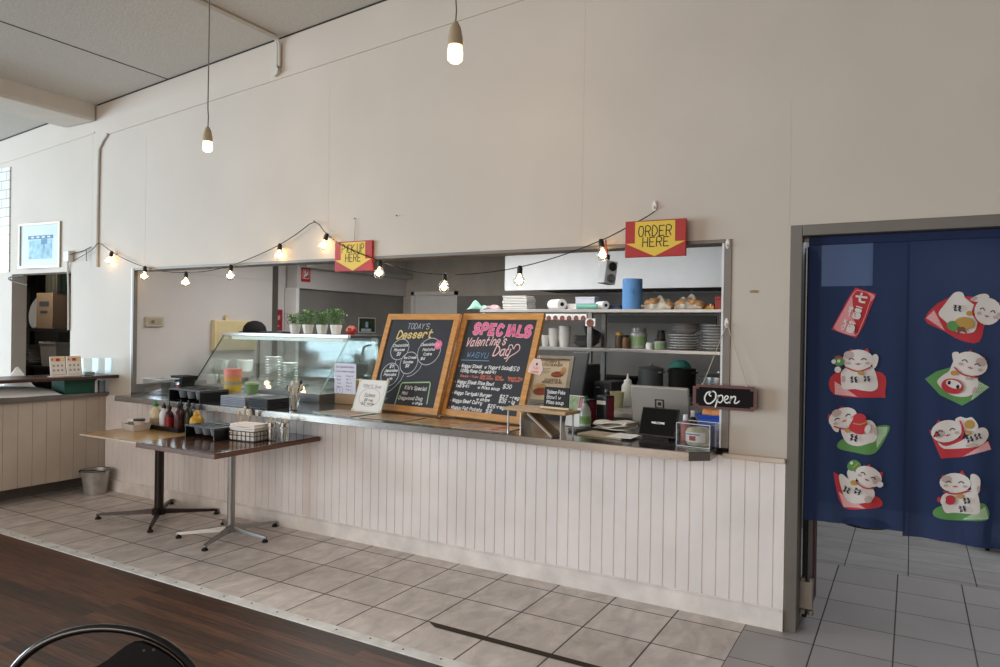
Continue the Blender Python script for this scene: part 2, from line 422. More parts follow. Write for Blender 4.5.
# half wall returning to the left of the counter
o = struct(panelling(-2.6, -.001, .138, .862, .115, th=.008, g=.0016).build('trim_8', mat('half_wall_paint', 'b9ab9d', .5, n=.04)))
o.rotation_euler.z = PI/2; o.location = (-5.752, 0, 0)
wallboxes('wall_left', [((-6.10, -2.6, .142), (-5.753, -.001, .86)), ((-6.05, -2.6, 0), (-6.0, -.001, .16))], mat('half_wall_back', '6c645c', .7, n=.05))
b = B(); b.box((-6.13, -2.6, .862), (-5.70, -.001, .899), bev=.006); struct(b.build('trim_9', mat('ledge_stone', '6f6863', .4, n=.09, ns=9)))
# subway tile panel at the far left
b = B(); b.box((-9.2, -.012, 2.056), (-7.492, .001, 3.158))
struct(b.build('trim_10', brick('subway_tile', 'e6e6e2', 'dededb', 'a3a19b', .19, .095, .004, off=(.05, .02), offset=.5, rough=.2, n=.02, axes='XZ')))
# doorway on the right
b = B()
b.box((.181, -.016, 0), (.239, WALLT, 2.084), bev=.003); b.box((1.31, -.016, 0), (1.37, WALLT, 2.084), bev=.003); b.box((.2395, -.016, 2.029), (1.3095, WALLT, 2.084), bev=.003)
struct(b.build('door_1', M_frame))
t = thing('folding_door', 'dark folding door leaf standing open at the left side of the doorway', 'door', (.262, .17, .03))
b = B(); b.box((-.018, -.02, .0), (.006, .10, 1.96), bev=.003); b.build('leaf', M_blackm, t)
b = B(); b.box((.0065, -.01, .06), (.032, .10, 1.94), bev=.003); b.build('stile', mat('grey_stile', '5b5957', .5), t)
b = B(); b.box((.0325, -.0, .09), (.040, .10, 1.90), bev=.002); b.build('seal', mat('maroon_seal', '4a2730', .6), t)
b = B(); b.box((-.030, -.055, .055), (.040, -.021, .20), bev=.006)
for zz in (.04, .205):
    b.lathe([(0, -.012), (.014, -.012), (.014, .012), (0, .012)], (-.012, -.04, zz), 10); b.lathe([(0, -.012), (.014, -.012), (.014, .012), (0, .012)], (.03, -.04, zz), 10)
b.build('pivot_bracket', mat('bracket_metal', '9a9186', .45, .5), t)
# room behind the doorway
wallboxes('wall_passage', [((-.10, WALLT, 0), (-.0, 4.1, 2.75)), ((-.1, 3.2, 0), (3.0, 3.3, 1.97)), ((-.1, 3.2, 2.40), (3.0, 3.3, 2.75)), ((.42, 3.2, 1.97), (3.0, 3.3, 2.40)), ((2.9, WALLT, 0), (3.0, 3.2, 2.75))], mat('passage_paint', '77746f', .7))
slab('ceiling.001', (-.1, WALLT, 2.7), (3.0, 3.3, 2.8), M_white)
b = B(); b.box((.0, 3.22, 1.97), (.42, 3.25, 2.40)); struct(b.build('window_1', mat('frosted_pane', 'dfe6ee', .6, n=.5, ns=160, emit=.8)))
# storage room behind the left opening
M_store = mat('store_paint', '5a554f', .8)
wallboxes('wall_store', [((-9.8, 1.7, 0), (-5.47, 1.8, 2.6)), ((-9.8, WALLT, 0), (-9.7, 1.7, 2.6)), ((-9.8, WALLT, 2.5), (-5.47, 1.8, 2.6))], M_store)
# kitchen shell
KX = -5.36
wallboxes('wall_kitchen_left', [((-5.47, .036, .0), (KX, 1.616, 2.029)), ((-5.47, WALLT, 2.03), (KX, 1.616, 2.46)), ((-5.47, 1.616, 2.30), (KX, 1.93, 2.46)), ((-5.47, 1.93, 1.968), (KX+.05, 4.05, 2.46)), ((-5.60, 1.5, 0), (-5.50, 2.0, 2.46))], M_kwall)
b = B(); b.box((-5.47, 1.95, 0), (KX, 4.05, 1.967)); struct(b.build('wall_kitchen_left.001', mat('stove_steel', '8f8d8b', .55, .25, n=.1, ns=2)))
b = B(); b.box((-5.49, 1.918, 0), (KX+.053, 1.965, 1.97), bev=.004); struct(b.build('trim_11', M_white))
b = B(); b.box((KX, .037, .86), (KX+.006, 1.3, .985)); struct(b.build('trim_12', M_steeld))
wallboxes('wall_kitchen_back', [((-5.47, 3.95, 0), (-5.22, 4.05, 2.46)), ((-5.22, 3.95, 2.03), (-4.46, 4.05, 2.46)), ((-4.46, 3.95, 1.965), (-.10, 4.05, 2.46))], mat('kitchen_back_paint', 'bdb9b0', .6))
b = B(); b.box((-4.46, 3.93, 0), (-.10, 4.05, 1.964)); struct(b.build('wall_kitchen_back.001', mat('splash_steel', '8f8c89', .5, .3, n=.14, ns=2.5)))
b = B(); b.box((-5.17, 3.97, 0), (-4.51, 4.01, 1.98), bev=.004); b.use(M_white); b.box((-5.22, 3.935, 0), (-5.17, 4.03, 2.03)); b.box((-4.51, 3.935, 0), (-4.46, 4.03, 2.03)); b.box((-5.22, 3.935, 1.98), (-4.46, 4.03, 2.03))
struct(b.build('door_2', mat('kitchen_door_paint', 'c9c6bf', .5)))
slab('ceiling.002', (-5.47, WALLT, 2.46), (-.10, 4.05, 2.56), mat('kitchen_ceiling', 'd5d3cf', .8))
b = B(); b.box((KX+.05, 1.96, 2.20), (KX+.17, 3.93, 2.255), bev=.004); struct(b.build('trim_13', mat('trunking', 'b9b6b0', .5)))
# stainless trim round the serving opening
b = B().use(mat('trim_steel', '79726a', .5, .25, n=.08, ns=4))
b.box((-5.376, -.004, .91), (-5.350, .035, 2.031), bev=.002); b.box((-.152, -.006, .91), (-.1125, WALLT+.004, 2.031), bev=.002)
b.box((-5.3395, -.006, 2.012), (-.1525, WALLT+.004, 2.032), bev=.002)
b.use(M_white); b.box((-.163, -.006, .91), (-.1525, WALLT, 2.011)); b.box((-5.388, -.003, .91), (-5.3765, .002, 2.031))
struct(b.build('trim_14'))

# ---- exhaust hood (it hangs over the stoves, so a fitting of its own)
t = thing('exhaust_hood', 'wide white exhaust hood hanging over the stoves at the back of the kitchen', 'exhaust hood', (-1.66, 2.5, 1.935))
b = B(); b.prism([(-1.27, 0), (1.2, 0), (1.2, .52), (-1.27, .52)], 0, .02); b.build('front_panel', mat('hood_white', 'e9ecef', .4, n=.02), t)
b = B(); b.box((-1.27, .021, .09), (1.2, 1.2, .52)); b.build('canopy', mat('hood_inside', '2c2b2a', .6), t)
b = B()
for i in range(6): b.box((-1.2+.4*i, .06, .03), (-.84+.4*i, 1.1, .085), bev=.006)
b.build('filter', mat('hood_filter', '3b3a39', .5, .5), t)

# ================================================================== SERVING COUNTER AND WHAT STANDS ON IT
CZ = .912
M_ctop = mat('counter_steel', '7d7874', .14, .85, n=.06, ns=2.5, stretch=(6, 1, 1))
t = thing('serving_counter', 'long stainless steel serving counter running through the opening in the wall', 'counter', (0, 0, 0))
b = B().use(M_ctop)
b.loft([[Vector((x, y, z)) for x, y in ((-5.19, -.262), (-.258, -.262), (-.168, -.19), (-.168, -.04), (-.168, .50), (-5.345, .50), (-5.345, -.02), (-5.19, -.02))] for z in (CZ-.042, CZ-.006, CZ)])
b.build('worktop', M_ctop, t)
b = B(); b.loft([[Vector((x, y, z)) for x, y in ((-5.194, -.266), (-.256, -.266), (-.164, -.192), (-.164, -.05), (-.172, -.05), (-.172, -.188), (-.259, -.2615), (-5.194, -.2615))] for z in (CZ-.046, CZ-.004)])
b.build('front_edge', mat('counter_edge', 'aaa298', .24, .95, n=.08, ns=3), t)
b = B(); b.box((-5.33, .47, .02), (-.17, .50, CZ-.043)); b.build('rear_panel', M_steeld, t)

M_oak = mat('oak_frame', 'c98f4c', .5, n=.14, ns=4, stretch=(2, 2, 12))
M_slate = mat('blackboard_slate', '34353a', .75, n=.10, ns=5)
M_chalk = mat('white_chalk', 'e8e6e2', .9, n=0); M_chalkg = mat('grey_chalk', 'b9b9bb', .9, n=0)
M_pink = mat('pink_chalk', 'e46f9c', .9, n=0); M_pinkl = mat('pale_pink_chalk', 'e6bcbd', .9, n=0)
M_yel = mat('yellow_chalk', 'e3c883', .9, n=0); M_grn = mat('green_chalk', 'a9c497', .9, n=0)
M_redc = mat('red_chalk', 'd5765f', .9, n=0); M_blu = mat('blue_chalk', '6f93b4', .9, n=0)
def blackboard(label, loc, rz, rx, W_, H_):
    t = thing('chalkboard', label, 'chalkboard', loc, rz, 'framed chalkboards on the counter', rx)
    b = B(); F = .046
    b.prism([(0, 0), (F, F), (F, H_-F), (0, H_)], -.014, .012); b.prism([(W_, 0), (W_, H_), (W_-F, H_-F), (W_-F, F)], -.014, .012)
    b.prism([(0, 0), (W_, 0), (W_-F, F), (F, F)], -.0141, .012); b.prism([(0, H_), (F, H_-F), (W_-F, H_-F), (W_, H_)], -.0141, .012)
    b.build('frame', M_oak, t)
    b = B(); b.box((F-.004, -.004, F-.004), (W_-F+.004, .008, H_-F+.004)); b.build('slate', M_slate, t)
    return t
EPS = -.0048
# --- left board: TODAY'S Dessert
W1, H1 = .722, .757
t = blackboard("left framed chalkboard with yellow Dessert heading and balloon drawings", (-2.861, .266, CZ+.006), R(-5.7), R(-18.8), W1, H1)
U = lambda u: u*W1
V = lambda v: (1-v)*H1
b = B().use(M_chalkg); write(b, "TODAY'S", U(.32), V(.155), .042, .0048, EPS, .1, .9, wmax=.225)
b.use(M_yel); write(b, 'Dessert', U(.20), V(.262), .060, .011, EPS, .22, 1, wmax=.36, rise=.05)
b.use(M_chalkg)
for cu, cv, ru, rv, ro in ((.285, .375, .125, .108, .3), (.695, .385, .15, .135, .45), (.46, .51, .118, .112, .3), (.235, .64, .125, .118, .2)):
    ribbon(b, ell(U(cu), V(cv), ru*W1, rv*H1, ro), .006, EPS, True)
ribbon(b, catmull([(U(.27), V(.485)), (U(.275), V(.53)), (U(.27), V(.57)), (U(.30), V(.60))], 5), .005, EPS)
ribbon(b, catmull([(U(.43), V(.62)), (U(.40), V(.70)), (U(.30), V(.80)), (U(.19), V(.86)), (U(.18), V(.90)), (U(.24), V(.905)), (U(.28), V(.88))], 5), .005, EPS)
ribbon(b, catmull([(U(.64), V(.515)), (U(.62), V(.57)), (U(.55), V(.63)), (U(.48), V(.65))], 5), .005, EPS)
b.use(M_chalk)
for s_, u, v, h, wm in (('Chocolate', .285, .355, .030, .17), ('Mousse', .285, .40, .030, .12), ('$8', .29, .445, .036, .045), ('Chocolate', .66, .335, .028, .15), ('Matcha', .69, .385, .028, .13), ('Cake', .69, .43, .028, .09), ('$6', .64, .475, .026, .05),
    ('Ice Cream', .46, .475, .027, .14), ('Sundae', .45, .52, .027, .11), ('$8', .45, .56, .032, .045), ('$9', .235, .575, .034, .05), ('Japanese', .24, .62, .03, .15), ('Pancake', .24, .662, .03, .14), ('with', .25, .70, .025, .06), ('$9', .23, .735, .03, .04)):
    write(b, s_, U(u), V(v)+h*.1, h*.68, .0040, EPS, .2, .9, wmax=wm*.92, center=True, rise=.06)
write(b, "Kid's Special", U(.49), V(.775), .026, .0042, EPS, .12, .9, wmax=.215)
write(b, 'Mini', U(.47), V(.83), .022, .004, EPS, .12, .9); write(b, 'Dagwood Dog', U(.44), V(.88), .024, .0042, EPS, .12, .9, wmax=.235, rise=.03); write(b, 'w chips', U(.64), V(.915), .019, .004, EPS, .1, .9, wmax=.10)
b.use(M_grn)
ribbon(b, [(U(.405), V(.955)), (U(.425), V(.73)), (U(.44), V(.715)), (U(.80), V(.69)), (U(.815), V(.705)), (U(.83), V(.90))], .009, EPS)
b.build('chalk_writing', None, t)
b = B().use(M_pink); b.prism(ell(U(.80), V(.315), .036, .036), EPS-.0012, EPS)
b.use(M_pinkl); write(b, 'SOLD', U(.80), V(.315), .013, .003, EPS-.0016, 0, 1, wmax=.05, center=True); write(b, 'OUT', U(.80), V(.338), .013, .003, EPS-.0016, 0, 1, wmax=.04, center=True); b.build('round_sticker', None, t)
# --- right board: SPECIALS
W2, H2 = .727, .76
t = blackboard("right framed chalkboard with large pink SPECIALS heading", (-2.159, .251, CZ+.006), R(-9.7), R(-18.6), W2, H2)
U = lambda u: u*W2
V = lambda v: (1-v)*H2
b = B().use(M_pinkl); write(b, 'SPECIALS', U(.18), V(.195), .070, .027, EPS, .10, 1.0, wmax=.535, smooth=3, rise=-.03, ls=1.22)
b.use(M_pink); write(b, 'SPECIALS', U(.18), V(.195), .070, .021, EPS-.0012, .10, 1.0, wmax=.535, smooth=3, rise=-.03, ls=1.22)
b.use(M_pinkl); write(b, "Valentine's", U(.11), V(.325), .062, .0085, EPS, .28, 1, wmax=.375, rise=.06); write(b, 'Day', U(.49), V(.405), .066, .0095, EPS, .28, 1, wmax=.155, rise=.06)
ribbon(b, catmull([(U(.67), V(.455)), (U(.70), V(.41)), (U(.79), V(.35)), (U(.785), V(.30)), (U(.745), V(.295)), (U(.725), V(.335)), (U(.70), V(.30)), (U(.665), V(.305)), (U(.67), V(.345))], 5), .007, EPS)
b.use(M_blu); write(b, 'WAGYU', U(.165), V(.43), .036, .005, EPS, .1, 1, wmax=.205); ribbon(b, [(U(.10), V(.462)), (U(.46), V(.457))], .006, EPS)
b.use(M_chalk)
for s_, u, v, h, wm in (('Wagyu Steak  w Yogurt Salad', .125, .53, .036, .46), ('$50', .735, .535, .042, .085), ('(200g Rump Cap mb8-9)', .125, .575, .032, .335), ('Wagyu Steak Rice Bowl', .12, .685, .036, .34), ('$30', .70, .70, .042, .08),
    ('(mb 8-9)', .115, .722, .030, .13), ('w Miso soup', .40, .722, .030, .20), ('Wagyu Teriyaki Burger', .115, .79, .034, .35), ('w chips', .42, .83, .028, .12), ('$27 - reg', .69, .79, .034, .17), ('$35 - lg', .69, .83, .034, .14),
    ('Wagyu Beef Curry', .115, .865, .036, .28), ('$25-reg, $35-lg', .57, .885, .034, .29), ('Wagyu Fat Potato', .12, .93, .035, .29), ('$8', .56, .935, .042, .06)):
    write(b, s_, U(u), V(v), h*.64, .0048, EPS, .2, .9, wmax=wm)
b.use(M_redc)
for s_, u, v, wm in (('Sauce - Yuzu ,', .14, .622, .19), ('Garlic', .40, .61, .10), ('Soy onion', .40, .63, .12), ('Miso', .585, .61, .06), ('Butter', .59, .632, .08), ('Wasabi Soy', .735, .61, .13), ('Pepper', .75, .632, .11)):
    write(b, s_, U(u), V(v), .0145, .0038, EPS, .15, .9, wmax=wm)
for v in (.52, .675, .78, .855, .92): b.prism(ell(U(.095), V(v), .006, .006, n=8), EPS-.001, EPS)
b.build('chalk_writing', None, t)
# pink swing tag clipped to the right frame
t = thing('swing_tag', 'small pale pink tag hung on the right edge of the specials board', 'tag', PY(536, 367.5, .185), R(-11), rx=R(-18))
b = B().use(mat('pink_card', 'e2c4bb', .8)); b.prism([(-.058, -.035), (.05, -.05), (.062, -.01), (.03, .055), (-.03, .06), (-.055, .02)], -.003, .003)
b.use(M_black); b.prism(ell(.004, .022, .007, .009, n=12), -.0045, -.0028)
b.use(M_redc); write(b, 'Yum', 0, -.012, .018, .003, -.0034, .1, 1, center=True); write(b, 'please', 0, -.035, .014, .003, -.0034, .1, 1, center=True); b.build('card', None, t)
b = B(); b.tube([(.004, -.001, .028), (.01, .004, .06), (.0, .008, .085)], .0015, 6); b.build('string', M_white, t)

# --- small leaning signs
M_ink = mat('grey_ink', '6d7178', .8, n=0); M_inkd = mat('dark_ink', '3a3d42', .8, n=0); M_inkb = mat('blue_ink', '6a6f9a', .8, n=0)
M_paper = mat('white_paper', 'e9e8e6', .8, n=.02)
t = thing('whiteboard_sign', 'small white hand-lettered board leaning on the dessert chalkboard', 'sign', (-2.818, .063, CZ+.004), R(.5), rx=R(-21.7))
b = B().use(mat('mint_board', 'dbe5df', .4, n=.02)); b.box((0, -.004, 0), (.268, .008, .245), bev=.002); b.build('board', None, t)
b = B().use(mat('cream_sheet', 'ece9e3', .5, n=.02)); b.box((.02, -.0052, .012), (.248, -.0042, .236)); b.build('sheet', None, t)
b = B().use(M_inkb); write(b, "TODAY'S", .045, .185, .022, .0025, -.0058, .1, 1, wmax=.10); write(b, 'Soup', .16, .185, .022, .0025, -.0058, .1, 1, wmax=.06)
b.use(M_ink); ribbon(b, ell(.134, .112, .095, .068), .0022, -.0058, True)
b.use(M_inkd); write(b, 'Salmon', .134, .115, .026, .003, -.0058, .2, 1, wmax=.10, center=True); write(b, '$8 reg', .134, .082, .018, .0028, -.0058, .2, 1, center=True); write(b, '$12 large', .134, .055, .018, .0028, -.0058, .2, 1, center=True); b.build('lettering', None, t)
for x, z in ((.008, .008), (.26, .008), (.008, .237), (.26, .237)):
    b = B(); b.box((x-.012, -.008, max(.0, z-.012)), (x+.012, .010, z+.012), bev=.004); b.build('corner_cap', mat('corner_clip', 'dccfa9', .4, n=0), t)
t = thing('menu_note', 'handwritten white note taped to a brown carton beside the display case', 'note', (-3.30, .395, CZ), R(2))
b = B(); b.box((-.005, .012, 0), (.225, .10, .20), bev=.004); b.build('carton', mat('kraft_carton', 'a98c6b', .8), t)
b = B().use(mat('lilac_paper', 'dcdae6', .8, n=.02)); b.box((.0, .002, .085), (.215, .0085, .325)); b.build('paper', None, t)
b = B().use(M_inkb); write(b, 'Our Salad Bowl Menu', .108, .292, .016, .0025, .0014, .1, 1, wmax=.18, center=True); write(b, 'rice or salad or noodle', .108, .258, .013, .0025, .0014, .1, 1, wmax=.19, center=True)
for k, s_ in enumerate(('Tuna', 'Beef', 'Tofu', 'Egg')): write(b, s_, .025, .218-.028*k, .013, .0022, .0014, .1, 1)
for k, s_ in enumerate(('Prawn  8', 'Ebi  9', 'Miso  4', 'Rice  3', 'Tea  2')): write(b, s_, .12, .222-.027*k, .012, .0022, .0014, .1, 1)
ribbon(b, ell(.055, .112, .032, .03), .003, .0014, True); write(b, '!', .053, .102, .022, .004, .0014, 0, 1); b.build('lettering', None, t)

# --- framed menu poster and wooden riser
t = thing('framed_menu', 'grey framed beige menu poster standing behind the small wooden riser', 'framed poster', (-1.805, .873, .979), R(3.9), rx=R(-22.8)); t.scale = (1.117, 1, .884)
fw, fh = .30, .43
b = B(); g = .028
for p in ([(0, 0), (g, g), (g, fh-g), (0, fh)], [(fw, 0), (fw, fh), (fw-g, fh-g), (fw-g, g)], [(0, 0), (fw, 0), (fw-g, g), (g, g)], [(0, fh), (g, fh-g), (fw-g, fh-g), (fw, fh)]): b.prism(p, -.014, .01)
b.build('frame', mat('driftwood_frame', '9a9182', .55, n=.1, ns=8), t)
b = B().use(mat('beige_poster', 'd9c5a5', .6, n=.03)); b.box((g-.003, -.004, g-.003), (fw-g+.003, .006, fh-g+.003)); b.build('poster', None, t)
b = B(); e = -.0048
mb = mat('brown_print', '6b4b33', .7, n=0)
b.use(mb); write(b, 'CURRY &', .15, .365, .020, .004, e, .05, 1, wmax=.11, center=True); write(b, 'KATSU BURGER', .14, .338, .020, .004, e, .05, 1, wmax=.17, center=True)
for k in range(4): ribbon(b, [(.05, .315-.013*k), (.05+.09-.012*(k % 2), .315-.013*k)], .003, e)
write(b, 'CHICKEN &', .17, .205, .018, .004, e, .05, 1, wmax=.12, center=True); write(b, 'NOODLE BOWL', .17, .182, .018, .004, e, .05, 1, wmax=.15, center=True)
b.use(mat('food_print', '9c4a2c', .7, n=.25, ns=40)); b.prism(ell(.195, .265, .045, .026, .1), e-.001, e); b.prism(ell(.095, .105, .055, .034, .1), e-.001, e)
b.use(mat('bread_print', 'c99a63', .7, n=.1, ns=40)); b.prism(ell(.235, .30, .02, .034, -.2), e-.001, e); b.prism(ell(.085, .155, .04, .022, 0), e-.001, e); b.build('print', None, t)
for x in (.06, .24): b = B(); b.tube([(x, .012, .30), (x, .10, .035)], .007, 8); b.build('strut', M_black, t)

M_ash = mat('ash_board', 'b9996f', .5, n=.14, ns=4, stretch=(1, 9, 9))
rt = PZ(545, 437, CZ)
t = thing('riser_table', 'small wooden riser with clear legs on the counter before the specials board', 'riser', (-1.145, -.17, CZ), R(-7))
b = B(); b.box((-.225, -.085, .137), (.21, .085, .156), bev=.005)
b.build('board', M_ash, t)
for x in (-.20, .17):
    for y in (-.065, .065):
        b = B(); b.cyl((x, y, 0), (x, y, .1365), .0055, seg=12); b.build('leg', mat('clear_acrylic_leg', 'cfd3d3', .12, .4, n=0), t)
t = thing('small_chalk_sign', 'little black sign with chalk lettering standing on the wooden riser', 'sign', (-1.06, -.165, CZ+.1565), R(-7), rx=R(-6))
b = B(); b.box((-.085, -.004, .008), (.085, .004, .128), bev=.001); b.build('slate', M_blackm, t)
b = B(); b.box((-.10, -.022, 0), (.10, .022, .0135), bev=.003); b.build('base', mat('pale_wood_base', 'd9c3a0', .5), t)
b = B().use(M_chalk); write(b, 'Salmon Poke', -.065, .09, .020, .0032, -.0046, .1, 1, wmax=.125); write(b, 'Bowl w', -.065, .06, .020, .0032, -.0046, .1, 1, wmax=.10); write(b, 'Miso soup', -.065, .03, .020, .0032, -.0046, .1, 1, wmax=.12); b.build('lettering', None, t)
t = thing('leaning_board', 'small brown board lying aslant under the wooden riser', 'board', (-1.13, -.165, CZ+.072), R(-7))
e = Matrix.Rotation(R(35), 3, 'Y')
b = B(); b.box((-.105, -.05, -.010), (.105, .05, .0), rot=e, piv=(0, 0, 0)); b.build('panel', mat('brown_board', '8b6f4d', .5, n=.1), t)
b = B(); b.box((-.105, -.0515, -.014), (.105, .0515, -.0105), rot=e, piv=(0, 0, 0)); b.build('edge_strip', M_white, t)

# --- laminated menus on the counter's edge
ml = ['flat laminated menu under the small white board at the left', 'flat laminated menu before the dessert chalkboard', 'flat laminated menu before the gap between the two chalkboards', 'flat pinkish menu before the specials chalkboard', ]
for k, (x, y, rz, c) in enumerate(((-2.78, -.05, -4, 'a3947f'), (-2.34, -.06, 3, 'a89271'), (-1.93, -.085, -2, 'b09a75'), (-1.56, -.10, 4, 'c9a793'))):
    t = thing('menu_sheet', ml[k], 'menu', (x, y, CZ+.0005), R(rz), 'laminated menus lying on the counter')
    b = B(); b.use(mat('menu_paper_'+c, c, .22, n=.12, ns=11)); b.box((-.19, -.125, 0), (.19, .125, .004), bev=.001, seg=1); b.build('card', None, t)
    b = B().use(mb)
    for i in range(7): b.box((-.16, .085-.028*i, .0042), (-.16+.12+.03*((i*7+k) % 3), .090-.028*i, .0046))
    b.use(mat('food_print', '9c4a2c')); b.lathe([(0, .0042), (.04, .0042), (.04, .0046), (0, .0047)], (.09, .03, 0), 16); b.lathe([(0, .0042), (.03, .0042), (.03, .0046), (0, .0047)], (.08, -.06, 0), 16); b.build('print', None, t)

# --- glass display case
CX0, CX1, CY0, CY1 = -4.96, -3.40, .33, 1.08
t = thing('display_case', 'glass display case with slanted front standing at the left end of the counter', 'display case', (0, 0, 0))
b = B(); b.prism([(CX0, CZ), (CX1+.02, CZ), (CX1+.02, .985), (CX0, .985)], CY0-.02, CY1); b.build('base', M_steeld, t)
M_gl = glass('case_glass', (.95, .985, .975), .10)
tz, ty = 1.435, .66
b = B(); b.loft([[Vector((x, CY0+.005, .988)), Vector((x, CY0+.012, .988)), Vector((x, ty+.007, tz)), Vector((x, ty, tz))] for x in (CX0+.004, CX1-.004)]); b.build('front_glass', M_gl, t)
for nm, x in (('side_glass', CX0), ('side_glass', CX1)):
    b = B(); b.loft([[Vector((xx, CY0+.02, .988)), Vector((xx, CY1, .988)), Vector((xx, CY1, tz)), Vector((xx, ty+.02, tz))] for xx in (x-.0025, x+.0025)]); b.build(nm, M_gl, t)
M_edge = mat('glass_edge', 'a9c4bb', .15, n=0)
for nm, x, m_ in (('left_edge', CX0-.004, mat('dark_edge', '3f4a48', .3, n=0)), ('right_edge', CX1+.001, M_edge)):
    b = B(); b.loft([[Vector((xx, CY0-.001, .988)), Vector((xx, CY0+.014, .988)), Vector((xx, ty+.010, tz-.001)), Vector((xx, ty-.004, tz-.001))] for xx in (x, x+.006)]); b.build(nm, m_, t)
b = B(); b.box((CX0-.01, ty-.015, tz), (CX1+.012, ty+.02, tz+.030), bev=.004); b.build('front_rail', mat('case_aluminium', 'd9d9d6', .35, .3, n=.02), t)
b = B(); b.box((CX0-.01, ty+.021, tz+.004), (CX1+.012, CY1+.02, tz+.028), bev=.003); b.build('roof', mat('case_roof', '5b5a59', .3, .5), t)
b = B(); b.box((CX0+.05, ty+.05, tz-.035), (CX1-.1, ty+.10, tz-.003), bev=.004); b.build('lamp_housing', mat('lamp_white', 'e8eeea', .4, n=0, emit=.55), t)
l = D.lights.new('case_light', 'AREA'); l.shape = 'RECTANGLE'; l.size = 1.3; l.size_y = .05; l.energy = 5; l.color = (.93, 1, .97)
lo = D.objects.new('case_light', l); COL.objects.link(lo); lo.location = ((CX0+CX1)/2, ty+.075, tz-.045)
for x in (CX0+.012, CX1-.012):
    b = B(); b.box((x-.012, CY1-.024, .986), (x+.012, CY1, tz), bev=.002); b.build('post', M_steel, t)
b = B(); b.box((CX0+.02, .60, 1.095), (CX1-.02, CY1-.03, 1.103), bev=.001); b.build('glass_shelf', M_gl, t)
b = B(); b.tube([(CX1-.06, .93, tz-.08), (CX1-.05, .90, tz-.16), (CX1-.04, .86, tz-.20)], .010, 8); b.tube([(CX1-.06, .93, tz-.08), (CX1-.06, 1.02, tz-.06)], .010, 8); b.build('hinge_arm', M_steel, t)
b = B(); b.box((CX0+.01, CY1-.02, .988), (CX1-.01, CY1-.012, tz-.003)); b.build('sliding_door', glass('door_glass', (.93, .97, .96), .0, .1), t)

def cup_stack(b, x, y, z, r, h, n, flare=1.12, seg=18):
    for k in range(n):
        zz = z+h*k/n if n > 1 else z
        b.lathe([(r*.8, zz), (r, zz+h/n*.9), (r*flare, zz+h/n*.93), (r*flare, zz+h/n*.99), (r*.8, zz+h/n)], (x, y, 0), seg)
M_mint = mat('pale_crockery', 'dde4df', .3, n=.02); M_cream = mat('cream_tub', 'd9d6bd', .4, n=.02)
for k, (px, py, r, n, lab) in enumerate(((273, 389, .062, 12, 'taller stack of pale bowls inside the display case'), (290, 389, .06, 10, 'shorter stack of pale bowls at the right inside the display case'))):
    p = PY(px, py, .50); t = thing('bowl_stack', lab, 'bowls', (p.x, .50, .988), 0, 'bowl stacks in the display case')
    for j in range(n):
        b = B(); b.lathe([(0, 0), (r*.5, 0), (r, .018), (r*1.12, .024), (r*1.12, .027), (r*.95, .024), (0, .008)], (0, 0, .0225*j), 18); b.build('bowl', M_mint, t, True)
for k, (px, r, h, c, lab) in enumerate(((212, .05, .075, M_white, 'short white tub at the left inside the display case'), (226, .05, .075, M_cream, 'cream tub inside the display case behind the coloured tubs'), (222, .07, .085, M_white, 'white tub on the upper glass shelf of the case'), (245, .075, .09, M_mint, 'wide pale tub on the upper glass shelf of the case'))):
    y = (.47, .50, .70, .74)[k]; p = PY(px, 380, y)
    t = thing('food_tub', lab, 'tub', (p.x, y, (.989 if k < 2 else 1.104)), 0, 'tubs in the display case')
    b = B(); b.lathe([(0, 0), (r*.9, 0), (r, h*.9), (r*1.05, h*.92), (r*1.05, h), (0, h)], seg=22); b.build('tub', c, t, True)
    b = B(); b.lathe([(0, h+.0005), (r*1.08, h+.0005), (r*1.08, h+.012), (0, h+.014)], seg=22); b.build('lid', mat('clear_lid', 'dfe6e2', .2, n=0), t, True)

# on the roof of the case: cap, plants, red doll
rz_ = tz+.0285
t = thing('cloth_hat', 'black cloth cap lying on the left end of the display case', 'cap', (-4.80, .89, rz_+.0005), R(15))
b = B(); b.lathe([(.108, 0), (.112, .025), (.10, .065), (.068, .10), (.024, .115), (0, .117)], seg=24); b.build('crown', mat('black_cloth', '0d0d0e', .9, n=.1), t, True)
b = B(); b.loft([[Vector((.105*math.cos(a)*k, -.08-.08*math.sin(a)*k2, z)) for a in [PI*i/10 for i in range(11)]] for z, k, k2 in ((.002, 1, 1), (.012, .98, .95))]); b.build('peak', mat('black_cloth', '0d0d0e'), t)
t = thing('flat_tray', 'flat black tray lying on the display case beside the cap', 'tray', (-4.40, .84, rz_+.0005), R(-4))
b = B(); b.box((-.16, -.11, 0), (.16, .11, .018), bev=.005); b.build('tray', M_black, t)
M_pot = mat('white_pot', 'e2dfd8', .4, n=.02); M_leaf = mat('plant_leaf', '5d8a3a', .55, n=.35, ns=25); M_leaf2 = mat('plant_leaf_dark', '446b2c', .55, n=.3, ns=25)
